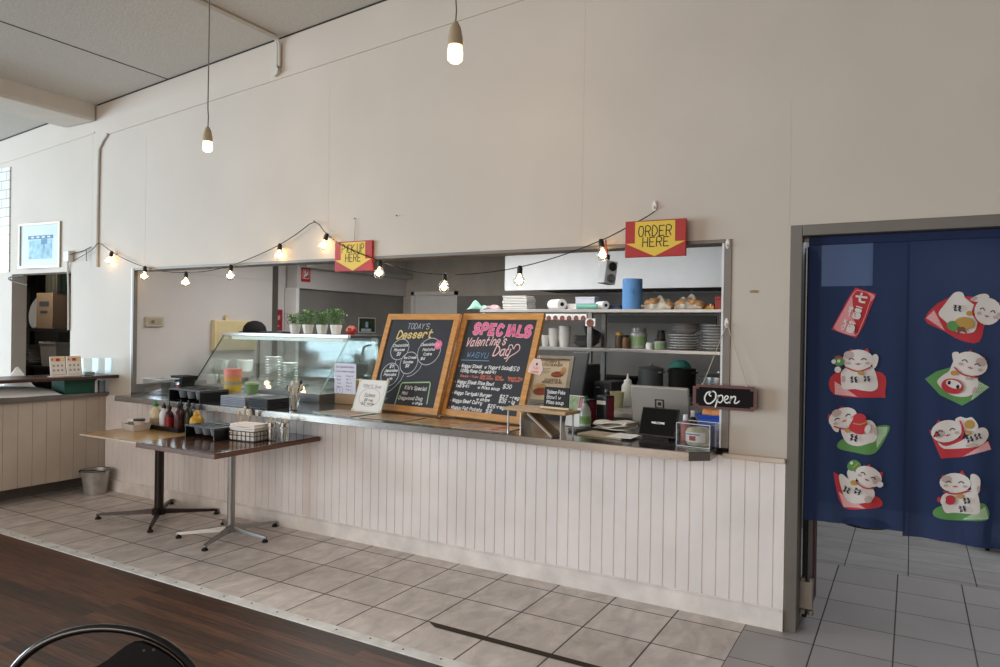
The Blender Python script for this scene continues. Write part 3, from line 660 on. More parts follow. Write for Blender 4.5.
def plant(label, x, y, seed, lush):
    rnd = random.Random(seed)
    t = thing('potted_plant', label, 'plant', (x, y, rz_), rnd.random(), 'small potted plants on the display case')
    b = B(); n = 8; prof = ((.036, 0), (.052, .075), (.052, .085), (.046, .085), (.042, .072))
    b.loft([[Vector((r*math.cos(2*PI*i/n), r*math.sin(2*PI*i/n), z)) for i in range(n)] for r, z in prof]); b.build('pot', M_pot, t)
    b = B()
    for k in range(int(330*lush)):
        a = rnd.random()*2*PI; h = .08+rnd.random()**.8*.13*lush; rr = rnd.random()**.7*.080*min(1, (.24-h+.08)/.13)*(.6+.5*lush)*(1+.25*math.sin(3*a+seed))
        p = Vector((rr*math.cos(a), rr*math.sin(a), h)); q = Matrix.Rotation(rnd.random()*2*PI, 3, 'Z') @ Matrix.Rotation(rnd.uniform(-.9, .9), 3, 'X')
        L = rnd.uniform(.014, .026); w_ = L*.34
        b.use(M_leaf if rnd.random() < .65 else M_leaf2)
        b.quad(p, p+q @ Vector((w_, L*.5, .004)), p+q @ Vector((0, L, 0)), p+q @ Vector((-w_, L*.5, .004)))
    b.build('foliage', None, t)
    b = B()
    for k in range(9):
        a = rnd.random()*2*PI; b.tube([(.012*math.cos(a), .012*math.sin(a), .07), (.03*math.cos(a), .03*math.sin(a), .13), (.05*math.cos(a), .05*math.sin(a), .17)], .0016, 5)
    b.build('stem', M_leaf2, t)
for k, (px, lush, lab) in enumerate(((295, .75, 'sparse plant in white pot, leftmost of four on the display case'), (308, 1.0, 'leafy plant in white pot, second from left on the display case'), (322, .95, 'leafy plant in white pot, third from left on the display case'), (336, 1.1, 'fullest plant in white pot, rightmost of four on the display case'))):
    p = PY(px, 333, .74); plant(lab, p.x, .74, k+3, lush)
p = PY(351, 333, .78)
t = thing('red_doll', 'round red daruma doll on the right end of the display case', 'doll', (p.x+.0, .78, rz_), R(25))
b = B(); b.lathe([(0, 0), (.03, .002), (.047, .03), (.045, .055), (.03, .075), (0, .082)], seg=20); b.build('body', mat('doll_red', 'a5281f', .3, n=.05), t, True)
b = B(); b.lathe([(0, .004), (.02, .003), (.026, -.001)], (0, -.043, .050), 14, axis='Y'); b.build('face', mat('doll_face', 'd8b79c', .5, n=0), t)

# --- left end of the counter: cup rack, boxes, coloured tubs
M_cup = mat('grey_cup', '6b6e72', .35, n=.03)
def cup_rack(label, loc, rz, L=.40, Dp=.26, H=.095):
    t = thing('cup_rack', label, 'cup rack', loc, rz, 'black cup racks')
    b = B(); b.box((-L/2, -Dp/2, H-.012), (L/2, Dp/2, H), bev=.003); b.build('top_plate', mat('rack_plate', '3a3c40', .35, n=.03), t)
    for s_ in (-1, 1):
        b = B(); b.box((s_*L/2-s_*.012, -Dp/2, 0), (s_*L/2, Dp/2, H-.0125), bev=.003); b.build('side', M_black, t)
    b = B(); b.box((-L/2+.013, Dp/2-.01, 0), (L/2-.013, Dp/2, H-.0125)); b.build('back', M_black, t)
    for k in range(3):
        x = -L*.30+L*.27*k
        b = B(); b.lathe([(0, .022), (.030, .022), (.043, H-.015), (.0425, H-.013)], (x, -Dp*.18, 0), 20); b.build('cup', M_cup, t, True)
        b = B(); b.lathe([(.034, .0), (.046, .0), (.046, .003), (.034, .003), (.034, 0)], (x, -Dp*.18, H+.0005), 20); b.build('ring', M_black, t)
    for k in range(3):
        x = -L*.30+L*.27*k; b = B(); b.lathe([(0, -.03), (.036, -.03), (.04, .0), (.046, 0), (.046, .004), (0, .003)], (x, Dp*.24, H+.0005), 16); b.build('lid_pot', M_black, t)
    return t
cup_rack('black cup rack with grey cups on the left end of the steel counter', (-4.30, -.11, CZ+.0005), R(-4), .43, .26, .098)
t = thing('card_box', 'black open box with a red square front behind the counter cup rack', 'box', (-4.93, .22, CZ+.0005), R(-6))
b = B(); b.box((-.065, -.06, 0), (.065, .06, .12), bev=.004); b.build('body', M_black, t)
b = B(); b.prism([(-.085, .1205), (.085, .1205), (.10, .16), (-.10, .16)], -.075, .075); b.build('rim', M_blackm, t)
b = B(); b.box((-.028, -.066, .03), (.030, -.0605, .10), bev=.002); b.build('label', mat('red_label', 'b5432f', .5, n=.15, ns=60), t)
t = thing('clear_bin', 'empty clear plastic bin at the far left of the steel counter', 'bin', (-4.98, .02, CZ+.0005), R(-2))
b = B(); b.loft([[Vector((sx*w_, sy*d_, z)) for sx, sy in ((-1, -1), (1, -1), (1, 1), (-1, 1))] for w_, d_, z in ((.125, .075, 0), (.135, .085, .14), (.132, .082, .14), (.122, .072, .005))]); b.build('bin', glass('clear_plastic', (.93, .94, .94), .08), t)
b = B(); b.tube([(-.137, -.087, .142), (.137, -.087, .142), (.137, .087, .142), (-.137, .087, .142), (-.137, -.087, .142)], .004, 6); b.build('rim', mat('clear_rim', 'c9cccc', .15, n=0), t)
p = stand(232.5, 399, CZ, .07)
t = thing('coloured_tub_stack', 'stack of pink, orange and yellow plastic tubs in front of the display case', 'tubs', (p.x, p.y, CZ+.0005))
for k, (c, z0_, h) in enumerate((('cfd8c8', 0, .055), ('d9b94f', .056, .058), ('a5a78a', .115, .028), ('cf9a55', .144, .045), ('dd8577', .19, .058))):
    b = B(); b.lathe([(0, z0_), (.070, z0_), (.073, z0_+h*.96), (.077, z0_+h*.97), (.077, z0_+h), (0, z0_+h)], seg=26); b.build('tub', mat('tub_'+c, c, .45, n=.02), t, True)
p = stand(250, 394, CZ+.078, .05)
t = thing('green_bowl', 'green plastic bowl beside the coloured tubs', 'bowl', (-3.80, .00, CZ+.0785))
b = B(); b.lathe([(0, 0), (.04, 0), (.052, .06), (.056, .075), (.053, .075), (.047, .055), (0, .012)], seg=22); b.build('bowl', mat('bowl_green', '6f8f5a', .45, n=.03), t, True)
b = B(); b.lathe([(0, .0765), (.056, .0765), (.05, .092), (0, .095)], seg=22); b.build('lid', mat('bowl_lid', '92a97c', .4, n=.03), t, True)
for k, (x0, x1, m_, lab) in enumerate(((-3.90, -3.60, mat('tray_grey', '8d909a', .4, n=.05), 'stack of blue-grey serving trays at the counter edge'), (-3.585, -3.36, M_black, 'stack of black serving trays right of the grey trays'))):
    t = thing('tray_stack', lab, 'trays', ((x0+x1)/2, -.085, CZ+.0005), R(-2), 'tray stacks on the counter'); hw = (x1-x0)/2-.006
    for q in range(6):
        b = B(); b.box((-hw, -.14, .013*q), (hw, .15, .013*q+.0105), bev=.003); b.build('tray', m_, t)
p = stand(294, 411, CZ, .04)
t = thing('cutlery_cup', 'clear cup full of wooden spoons and black forks on the counter', 'cutlery cup', (p.x, p.y, CZ+.0005))
b = B(); b.lathe([(0, 0), (.036, 0), (.045, .115), (.047, .118), (.043, .118), (.034, .004), (0, .004)], seg=20); b.build('cup', glass('clear_cup', (.9, .91, .91), .12), t, True)
rnd = random.Random(4)
M_spoon = mat('wooden_spoon', 'd6c3a4', .6, n=.05)
for k in range(9):
    a = rnd.random()*2*PI; q = Vector((math.cos(a), math.sin(a), 0)); m_ = M_spoon if k < 5 else (M_black if k < 8 else M_white)
    h = .15+.06*rnd.random(); b = B(); b.tube([q*.012+Vector((0, 0, .008)), q*.034+Vector((0, 0, h*.7)), q*.052+Vector((0, 0, h))], .0042, 6)
    b.lathe([(0, -.022), (.008, -.014), (.011, 0), (.008, .014), (0, .02)], q*.054+Vector((0, 0, h)), 8); b.build('utensil', m_, t, True)

# --- right end of the counter
p = stand(587, 428, CZ, .03)
t = thing('sanitiser_bottle', 'clear bottle with green label and pump behind the wooden riser', 'bottle', (-1.03, .20, CZ+.0005))
b = B(); b.lathe([(0, 0), (.034, 0), (.036, .02), (.036, .11), (.022, .145), (.014, .155), (.014, .165), (0, .165)], seg=18); b.build('bottle', mat('clear_green', 'a3ada0', .2, n=.05), t, True)
b = B(); b.lathe([(.0365, .04), (.0368, .041), (.0368, .085), (.0365, .086)], seg=18); b.build('label', mat('green_label', '6f9152', .5, n=.25, ns=40), t)
b = B(); b.cyl((0, 0, .165), (0, 0, .20), .006); b.box((-.012, -.035, .195), (.012, .012, .207), bev=.004); b.build('pump', mat('green_pump', '55804a', .4), t)
t = thing('leaflet', 'green and white leaflet card standing behind the pump bottle', 'leaflet', (-1.15, .27, CZ+.004), R(-14), rx=R(-14))
b = B(); b.box((-.06, -.0015, 0), (.06, .0015, .20)); b.build('card', M_paper, t)
b = B().use(mat('leaf_green', '9db487', .6, n=.3, ns=25)); b.box((-.056, -.0026, .09), (.02, -.0016, .195)); b.use(mat('leaf_pink', 'c27a86', .6, n=.3, ns=25)); b.box((.024, -.0026, .12), (.056, -.0016, .195)); b.build('print', None, t)
b = B(); b.box((-.03, .002, .0), (.03, .05, .004)); b.build('stand', M_paper, t)
for k, (px, h, lab) in enumerate(((599, .17, 'shorter dark red carton behind the counter papers'), (606, .20, 'taller dark red carton behind the counter papers'))):
    t = thing('dark_carton', lab, 'carton', (-1.10+.115*k, .40+.02*k, CZ+.0005), R(-18), 'dark cartons on the counter')
    b = B(); b.box((-.042, -.04, 0), (.042, .04, h), bev=.004); b.build('carton', M_black, t)
    b = B(); b.box((.0425, -.036, .012), (.044, .036, h-.012)); b.build('label', mat('carton_red', '7d2230', .5, n=.5, ns=70), t)
    b = B(); b.box((-.036, -.0415, h*.72), (.036, -.0402, h*.84)); b.build('white_band', M_paper, t)
t = thing('paper_pad', 'brown order pad lying on the counter in front of the tablet', 'pad', (-.80, .02, CZ+.0005), R(-10))
b = B(); b.box((-.17, -.085, 0), (.13, .085, .010), bev=.002); b.build('pad', mat('kraft_pad', 'a9997f', .8, n=.07), t)
b = B(); b.box((.02, -.08, .0105), (.17, .095, .013), rot=Matrix.Rotation(R(8), 3, 'Z')); b.build('loose_sheet', M_paper, t)
t = thing('napkin_pile', 'crumpled pile of white napkins behind the brown order pad', 'napkins', (-.87, .29, CZ+.004), R(-12))
rnd = random.Random(9)
for k in range(3):
    b = B(); b.grid(lambda u, v, k=k: Vector((-.12+.24*u+.008*math.sin(9*v+k), -.08+.16*v+.01*math.sin(7*u+k), .006+.017*k+.009*math.sin(6*u+2*k)*math.sin(5*v+k)+.008*u)), 14, 8); b.build('napkin', mat('napkin_white', 'ddd6cb', .85), t, True, solid=.006)
t = thing('payment_terminal', 'small dark card reader lying left of the napkins', 'card reader', (-1.02, .12, CZ+.0005), R(-30))
b = B(); b.box((-.045, -.075, 0), (.045, .075, .022), bev=.008); b.build('body', mat('reader_grey', '4a4642', .5), t)
b = B(); b.box((-.035, .0, .0225), (.035, .06, .0235)); b.build('screen', M_black, t)
t = thing('pos_screen', 'large grey back of a sales screen facing the kitchen', 'screen', (-.605, .37, CZ+.0005), R(-3))
b = B(); b.box((-.185, -.013, .03), (.185, .013, .285), bev=.010, seg=3, rot=Matrix.Rotation(R(10), 3, 'X')); b.build('housing', mat('screen_silver', '9c9892', .4, .35, n=.03), t)
b = B(); b.box((-.11, -.08, 0), (.11, .10, .014), bev=.006); b.box((-.03, .02, .014), (.03, .05, .16), bev=.006); b.build('stand', M_steeld, t)
b = B(); e = Matrix.Rotation(R(10), 3, 'X')
for x0, x1, z0_, z1 in ((-.028, .028, .200, .206), (-.028, .028, .150, .156), (-.028, -.022, .150, .206), (.022, .028, .150, .206), (-.010, .010, .168, .188)): b.box((x0, -.017, z0_), (x1, -.0128, z1), rot=Matrix.Rotation(R(10), 3, 'X'), piv=(0, 0, .1575))
b.build('emblem', M_blackm, t)
t = thing('tablet', 'black customer tablet on a stand at the right of the counter', 'tablet', (-.535, .075, CZ+.0005), R(-7))
e = Matrix.Rotation(R(-21), 3, 'X')
b = B(); b.box((-.115, -.008, .012), (.115, .008, .185), bev=.007, seg=3, rot=e, piv=(0, 0, .01)); b.build('body', mat('tablet_edge', '3f3e3d', .35, .4), t)
b = B(); b.box((-.107, -.0095, .021), (.107, -.0079, .177), rot=e, piv=(0, 0, .01)); b.build('glass_screen', mat('tablet_screen', '08090b', .12, n=0), t)
b = B(); b.loft([[Vector((x, -.02, 0)), Vector((x, .09, 0)), Vector((x, .055, .09))] for x in (-.08, .08)]); b.build('stand', M_black, t)
o = typeset('WELCOME', .017, mat('screen_white', 'e8e8e8', .5, n=0, emit=.7), 'screen_text', t, (0, .0, 0)); o.location = e @ Vector((0, -.0102, .092)) + Vector((0, 0, .01)) - e @ Vector((0, 0, .01)); o.rotation_euler = (R(-21), 0, 0)
p = stand(685, 442, CZ, .025)
t = thing('sauce_bottle', 'small orange-labelled bottle beside the tablet', 'bottle', (p.x-.002, p.y+.01, CZ+.0005))
b = B(); b.lathe([(0, 0), (.026, 0), (.027, .01), (.027, .10), (.016, .115), (.016, .12), (0, .12)], seg=18); b.build('bottle', mat('bottle_orange', 'dd8a5e', .45, n=.08, ns=30), t, True)
b = B(); b.lathe([(0, .1205), (.015, .1205), (.013, .15), (0, .152)], seg=14); b.build('cap', M_white, t, True)
t = thing('slim_bottle', 'slim dark bottle with white cap behind the clear acrylic box', 'bottle', (-.36, .20, CZ+.0005))
b = B(); b.lathe([(0, 0), (.024, 0), (.024, .11), (.013, .13), (0, .13)], seg=16); b.build('bottle', mat('dark_sauce', '3a2c25', .3), t, True)
b = B(); b.lathe([(0, .1305), (.013, .1305), (.011, .165), (0, .166)], seg=12); b.build('cap', M_white, t, True)
t = thing('acrylic_box', 'clear acrylic box on the right end of the counter', 'box', (-.268, -.03, CZ+.0005), R(-8))
b = B(); G_ = glass('acrylic', (.94, .95, .95), .08)
b.box((-.095, -.075, 0), (.095, .075, .004)); b.box((-.095, -.075, .004), (-.092, .075, .125)); b.box((.092, -.075, .004), (.095, .075, .125)); b.box((-.0919, -.075, .004), (.0919, -.072, .125)); b.box((-.0919, .072, .004), (.0919, .075, .125)); b.build('walls', G_, t)
b = B()
for x in (-.0935, .0935): b.tube([(x, -.0735, .004), (x, -.0735, .125)], .0022, 5)
b.tube([(-.0935, -.0735, .125), (.0935, -.0735, .125), (.0935, .0735, .125), (-.0935, .0735, .125), (-.0935, -.0735, .125)], .0022, 5); b.tube([(-.0935, -.0745, .003), (.0935, -.0745, .003)], .0022, 5); b.build('bright_edge', mat('acrylic_edge', 'dfe6e8', .2, n=0), t)
t = thing('sweet_jar', 'round jar with white and red label inside the acrylic box', 'jar', (-.268, -.03, CZ+.0055), R(-8))
b = B(); b.lathe([(0, 0), (.055, 0), (.064, .012), (.066, .06), (.06, .085), (.048, .095), (0, .095)], seg=24); b.build('jar', mat('jar_olive', 'c3bfa3', .25, n=.14, ns=30), t, True)
b = B().use(M_white)
for a0, a1, z0_, z1, m_ in ((-150, -35, .022, .075, M_white), (-112, -80, .03, .055, mat('label_red', 'b23a35', .5, n=0)), (-135, -60, .06, .066, M_ink)):
    b.use(m_); rr = .0672 if m_ is M_white else .0678
    b.grid(lambda u, v, a0=a0, a1=a1, z0_=z0_, z1=z1, rr=rr: Vector((rr*math.cos(R(a0+(a1-a0)*u)), rr*math.sin(R(a0+(a1-a0)*u)), z0_+(z1-z0_)*v)), 10, 1)
b.build('label', None, t)
t = thing('blue_basket', 'blue plastic basket with orange packets behind the acrylic box', 'basket', (-.225, .135, CZ+.0005), R(-6))
b = B(); b.loft([[Vector((sx*w_, sy*d_, z)) for sx, sy in ((-1, -1), (1, -1), (1, 1), (-1, 1))] for w_, d_, z in ((.06, .05, 0), (.068, .062, .135), (.085, .075, .16), (.08, .07, .16), (.06, .055, .14), (.055, .045, .006))]); b.build('basket', mat('basket_blue', '2b4fb0', .4, n=.05), t)
for k, x in enumerate((-.025, .025)):
    b = B(); b.box((x-.032, -.04, .145), (x+.032, .04, .185), bev=.012, seg=3, rot=Matrix.Rotation(R(12-20*k), 3, 'Y')); b.build('packet', mat('packet_orange', 'd58a4d', .45, n=.12, ns=25), t, True)

# ================================================================== TWO CAFE TABLES AND WHAT STANDS ON THEM
def cafe_table(label, x0, x1, y0, y1, z, hub, feet, mtop, medge, mbase, rcol, foot_m, th=.034):
    t = thing('cafe_table', label, 'table', (hub[0], hub[1], 0), 0, 'cafe tables against the panelled counter')
    hx, hy = hub
    b = B(); b.box((x0-hx, y0-hy, z-.006), (x1-hx, y1-hy, z), bev=.002); b.build('tabletop', mtop, t)
    b = B(); b.box((x0-hx-.003, y0-hy-.003, z-th), (x1-hx+.003, y1-hy+.003, z-.0065), bev=.003); b.build('edge_band', medge, t)
    b = B(); b.cyl((0, 0, .045), (0, 0, z-th-.014), rcol, seg=24); b.build('column', mbase, t, True)
    b = B(); b.box((-.16, -.16, z-th-.014), (.16, .16, z-th-.0005), bev=.004); b.build('mounting_plate', M_black, t)
    b = B(); b.lathe([(0, .035), (rcol*1.5, .035), (rcol*1.5, .075), (rcol*1.05, .09), (0, .09)], seg=24); b.build('hub', mbase, t, True)
    for fx, fy in feet:
        d = Vector((fx-hx, fy-hy, 0)); n = Vector((-d.y, d.x, 0)).normalized(); L = d.length; e = d.normalized()
        rings = []
        for q, z0_, z1_, w_ in ((.02, .040, .080, .017), (L*.5, .034, .060, .0145), (L-.02, .028, .046, .012), (L+.012, .026, .041, .011)):
            c = e*q; rings.append([c-n*w_+Vector((0, 0, z0_)), c+n*w_+Vector((0, 0, z0_)), c+n*w_*.7+Vector((0, 0, z1_)), c-n*w_*.7+Vector((0, 0, z1_))])
        b = B(); b.loft(rings); f = b.build('leg', mbase, t)
        b = B(); b.lathe([(0, 0), (.021, 0), (.021, .012), (.012, .018), (.012, .032), (0, .032)], (d.x, d.y, 0), 14); b.build('foot', foot_m, f)
    return t
TZ1, TZ2 = .705, .724
M_birch = mat('birch_laminate', 'b08c5a', .18, n=.07, ns=3, stretch=(8, 1, 1)); M_walnut = mat('walnut_laminate', '59402f', .14, n=.16, ns=3, stretch=(9, 1.2, 1))
cafe_table('pale wood café table on a dark pedestal, left of the pair', -4.66, -3.90, -.86, -.05, TZ1, (-4.39, -.39), ((-4.76, -.655), (-4.10, -.66), (-4.13, -.06), (-4.72, -.05)), M_birch, mat('pale_edge', 'dcd3c4', .35, n=.03), mat('dark_pedestal', '2a1d19', .35, .3, n=.05), .034, M_blackm, th=.017)
cafe_table('dark walnut café table on a chrome pedestal, right of the pair', -3.83, -3.03, -.955, -.04, TZ2, (-3.53, -.41), ((-3.80, -.64), (-3.40, -.73), (-3.21, -.38), (-3.46, -.06), (-3.83, -.23)), M_walnut, mat('walnut_edge', '6b452f', .35, n=.08), mat('satin_chrome', '9d9a96', .4, .9, n=0), .027, M_blackm)
def bottle(label, x, y, z, prof, m, cap, mc, name='sauce_bottle', lab=None, group='sauce bottles on the pale table', sp=(0, 0)):
    t = thing(name, label, 'bottle', (x, y, z+.0005), random.random(), group)
    b = B(); b.lathe(prof, seg=20); b.build('bottle', m, t, True)
    b = B(); b.lathe(cap, seg=14); b.build('cap', mc, t, True)
    if lab:
        r0, z0_, z1_, ml_ = lab; b = B(); b.lathe([(r0, z0_), (r0+.0008, z0_), (r0+.0008, z1_), (r0, z1_)], seg=20); b.build('label', ml_, t)
    return t
def sq(r, h): return [(0, 0), (r*.92, 0), (r, .01), (r, h*.70), (r*.80, h*.82), (r*.42, h*.92), (r*.42, h), (0, h)]
def nozzle(r, h, L): return [(0, h+.0005), (r*.62, h+.0005), (r*.6, h+.02), (r*.30, h+.026), (r*.10, h+L), (0, h+L)]
M_capg = mat('cap_green', '2c7a35', .4, n=0); M_red = mat('ketchup_red', '8f1d1a', .35, n=.04); M_dred = mat('dark_red_sauce', '3d1214', .35, n=.04)
M_mayo = mat('mayo', 'd9c6a2', .3, n=.05); M_must = mat('mustard', 'c99a24', .35, n=.04); M_dgr = mat('dark_green_sauce', '20271b', .35, n=.04)
p = stand(155.5, 431, TZ1, .04)
t = thing('black_caddy', 'low black tray holding the sauce bottles on the pale table', 'tray', (-4.318, -.355, TZ1+.0005), R(-3))
b = B(); b.loft([[Vector((sx*w_, sy*d_, z)) for sx, sy in ((-1, -1), (1, -1), (1, 1), (-1, 1))] for w_, d_, z in ((.235, .082, 0), (.245, .09, .035), (.240, .085, .035), (.23, .077, .005))]); b.build('tray', M_black, t)
bottle('cream mayonnaise bottle with bright green cap, leftmost on the black tray', -4.49, -.36, TZ1+.0055, sq(.043, .165), M_mayo, nozzle(.035, .165, .05), M_capg, lab=(.0437, .03, .075, mat('mayo_label', 'c6a98b', .5)))
bottle('white squeeze bottle half hidden behind the red ketchup bottle', -4.40, -.35, TZ1+.0055, sq(.034, .155), M_white, nozzle(.03, .155, .045), M_black)
bottle('bright red ketchup bottle with black nozzle at the front', -4.27, -.395, TZ1+.0055, sq(.034, .16), M_dred, nozzle(.03, .16, .06), M_black, lab=(.0345, .01, .10, M_red))
bottle('dark red sauce bottle in front, between ketchup and mustard', -4.17, -.385, TZ1+.0055, sq(.031, .175), M_dred, nozzle(.03, .175, .05), M_black, lab=(.0316, .02, .08, mat('sauce_label', '4a2b28', .5, n=.2, ns=40)))
bottle('dark red sauce bottle standing behind its twin', -4.225, -.325, TZ1+.0055, sq(.031, .18), M_dred, nozzle(.03, .18, .05), M_black)
bottle('dark green sauce bottle left of the mustard', -4.135, -.325, TZ1+.0055, sq(.034, .185), M_dgr, nozzle(.03, .185, .05), M_black, lab=(.0346, .03, .10, mat('olive_label', '3a3f29', .5, n=.2, ns=40)))
p = PY(197.5, 421, -.20)
bottle('yellow mustard bottle with pointed yellow cap', -3.99, -.36, TZ1, [(0, 0), (.046, 0), (.05, .02), (.052, .09), (.045, .115), (.03, .128), (.022, .135), (0, .135)], M_must, [(0, .1355), (.024, .1355), (.020, .155), (.009, .17), (0, .175)], M_must, name='mustard_bottle', group=None)
p = Vector((-4.49, -.525, TZ1))
t = thing('plastic_tray', 'clear plastic tray of small sauce tubs on the pale table', 'tray', (p.x, p.y, TZ1+.0005), R(-6))
b = B(); b.loft([[Vector((sx*w_, sy*d_, z)) for sx, sy in ((-1, -1), (1, -1), (1, 1), (-1, 1))] for w_, d_, z in ((.082, .06, 0), (.095, .07, .05), (.091, .066, .05), (.078, .056, .005))]); b.build('tray', mat('cloudy_plastic', 'c8bfb4', .25, n=.05), t)
for k, (x, y, c, lab, tl) in enumerate(((-.05, .005, mat('speckled_tub', '8b8378', .5, n=.5, ns=60), 'speckled grey tub in the clear plastic tray', .06), (.05, .0, mat('beige_tub', 'cbb9a9', .5), 'beige tub with black lid in the clear plastic tray', .07))):
    t = thing('sauce_tub', lab, 'tub', (p.x+x*.8, p.y+y, TZ1+.006), 0, 'tubs in the plastic tray')
    b = B(); b.lathe([(0, 0), (.033, 0), (.040, tl), (0, tl)], seg=18); b.build('tub', c, t, True)
    b = B(); b.lathe([(0, tl+.0005), (.043, tl+.0005), (.043, tl+.014), (0, tl+.016)], seg=18); b.build('lid', M_white if k == 0 else M_black, t, True)
cup_rack('black cup rack with three grey cups on the dark walnut table', (-3.61, -.50, TZ2+.0005), R(-4), .35, .24, .088)
t = thing('napkin_holder', 'wire basket stuffed with folded white napkins on the walnut table', 'napkin holder', (-3.30, -.455, TZ2+.0005), R(4))
b = B(); b.box((-.125, -.075, 0), (.125, .075, .006), bev=.002); b.build('base', M_black, t)
b = B()
for x in [-.12+.04*i for i in range(7)]:
    for y in (-.074, .074): b.tube([(x, y, .006), (x, y, .07)], .0025, 5)
for y in [-.05+.033*i for i in range(4)]:
    for x in (-.122, .122): b.tube([(x, y, .006), (x, y, .07)], .0025, 5)
for z_ in (.04, .07): b.tube([(-.122, -.076, z_), (.122, -.076, z_), (.122, .076, z_), (-.122, .076, z_), (-.122, -.076, z_)], .003, 5)
b.build('wire_basket', M_blackm, t)
b = B()
for k in range(7):
    z0_ = .008+.0158*k
    b.loft([[Vector((sx*(.112+.004*((k+i) % 2)), sy*(.066+.003*(k % 2)), z0_+.014*i+.004*math.sin(3*sx+k))) for sx, sy in ((-1, -1), (0, -1.06), (1, -1), (1, 1), (0, 1.02), (-1, 1))] for i in (0, .5, 1)])
b.build('napkins', mat('napkin_stack', 'e8ddd3', .85, n=.03), t)
for k, (px, py, lab) in enumerate(((271, 438, 'left glass jar of cutlery with steel collar on the walnut table'), (280, 437, 'right glass jar of cutlery with steel collar on the walnut table'))):
    p = Vector(((-3.165, -3.075)[k], (-.375, -.345)[k], TZ2))
    t = thing('cutlery_jar', lab, 'jar', (p.x, p.y, TZ2+.0005), 0, 'cutlery jars on the walnut table')
    b = B(); b.lathe([(0, 0), (.036, 0), (.038, .01), (.038, .085), (.034, .10), (.034, .004), (0, .004)], seg=20); b.build('glass_jar', glass('jar_glass', (.92, .94, .94), .12), t, True)
    b = B(); b.lathe([(.0345, .1005), (.039, .1005), (.039, .128), (.0345, .128)], seg=20); b.build('collar', M_chrome, t, True)
    for i in range(5):
        a = i*1.26+k; q = Vector((math.cos(a), math.sin(a), 0)); b = B(); b.tube([q*.010+Vector((0, 0, .006)), q*.022+Vector((0, 0, .12)), q*.028+Vector((0, 0, .145+.012*(i % 3)))], .004, 6); b.build('handle', M_steel if i % 2 else M_spoon, t)
p0 = stand(235, 436, TZ2, .05)
t = thing('spoon_cup', 'cup of pale wooden spoons behind the napkins', 'cutlery cup', (-3.50, -.325, TZ2+.0005))
b = B(); b.lathe([(0, 0), (.032, 0), (.040, .095), (.036, .095), (.03, .004), (0, .004)], seg=18); b.build('cup', mat('paper_cup', 'd8d3c8', .6), t, True)
for i in range(6):
    a = i*1.05+.3; q = Vector((math.cos(a), math.sin(a), 0)); h = .15+.02*(i % 3)
    b = B(); b.tube([q*.008+Vector((0, 0, .01)), q*.04+Vector((0, 0, h))], .005, 6); b.lathe([(0, -.025), (.010, -.012), (.013, 0), (.009, .016), (0, .022)], q*.043+Vector((0, 0, h)), 8); b.build('spoon', M_spoon, t, True)
for k, (x, y, lab) in enumerate(((-3.34, -.315, 'small black-topped shaker behind the napkins, left'), (-3.26, -.31, 'small black-topped shaker behind the napkins, right'))):
    t = thing('shaker', lab, 'shaker', (x, y, TZ2+.0005), 0, 'shakers on the walnut table')
    b = B(); b.lathe([(0, 0), (.022, 0), (.02, .06), (.016, .075), (0, .075)], seg=16); b.build('body', mat('smoky_glass', '6f6a66', .15, n=0), t, True)
    b = B(); b.lathe([(0, .0755), (.018, .0755), (.016, .10), (0, .105)], seg=16); b.build('cap', M_black, t, True)

# galvanised bucket in the corner
t = thing('metal_bucket', 'galvanised metal bucket in the corner below the half wall', 'bucket', (-5.617, -.172, .0005), R(30))
M_zinc = mat('galvanised_zinc', 'b3b1ac', .42, .55, n=.14, ns=14)
b = B(); b.lathe([(0, 0), (.088, 0), (.118, .205), (.122, .208), (.122, .214), (.115, .212), (.085, .006), (0, .006)], seg=32); b.build('body', M_zinc, t, True)
b = B(); b.tube([Vector((.121*math.cos(a), .121*math.sin(a), .212)) for a in [2*PI*i/32 for i in range(33)]], .005, 6); b.build('rim', M_steeld, t)
b = B(); b.tube([Vector((.124*math.cos(a), -.03+.06*0-.085*math.sin(a), .195+.035*math.sin(a))) for a in [PI*i/14 for i in range(15)]], .0035, 6); b.build('handle', M_blackm, t)
for s_ in (-1, 1):
    b = B(); b.box((s_*.118-.008, -.046, .18), (s_*.118+.012*s_, -.014, .212), bev=.004); b.build('ear', M_zinc, t)

# ================================================================== CHAIR IN THE FOREGROUND
hp = PZ(104, 628, .83)
t = thing('cafe_chair', 'black patterned chair with curved tubular back in the lower left corner', 'chair', (hp.x, hp.y, 0), R(32))
b = B(); arc = []
for i in range(33):
    a = PI*i/32; arc.append(Vector((-.235*math.cos(a)*(1 if abs(math.cos(a)) < .98 else 1), .0, .60+.23*math.sin(a)**.8)))
arc = [Vector((-.235, -.02, .40))]+arc+[Vector((.235, -.02, .40))]
b.tube(arc, .0095, 12); b.build('back_hoop', mat('gloss_black_tube', '111111', .12, n=0, spec=.8), t, True)
M_fab = mat('dotted_fabric', '17161a', .9, n=.0); nt = M_fab.node_tree; vo = nt.nodes.new('ShaderNodeTexVoronoi'); vo.inputs['Scale'].default_value = 42; vo.inputs['Randomness'].default_value = .25
tc_ = nt.nodes.new('ShaderNodeTexCoord'); nt.links.new(tc_.outputs['Object'], vo.inputs['Vector'])
cr = nt.nodes.new('ShaderNodeValToRGB'); cr.color_ramp.elements[0].position = .10; cr.color_ramp.elements[0].color = (.10, .08, .07, 1); cr.color_ramp.elements[1].position = .16; cr.color_ramp.elements[1].color = (.008, .0075, .009, 1)
nt.links.new(vo.outputs['Distance'], cr.inputs[0]); nt.links.new(cr.outputs[0], nt.nodes['Principled BSDF'].inputs['Base Color'])
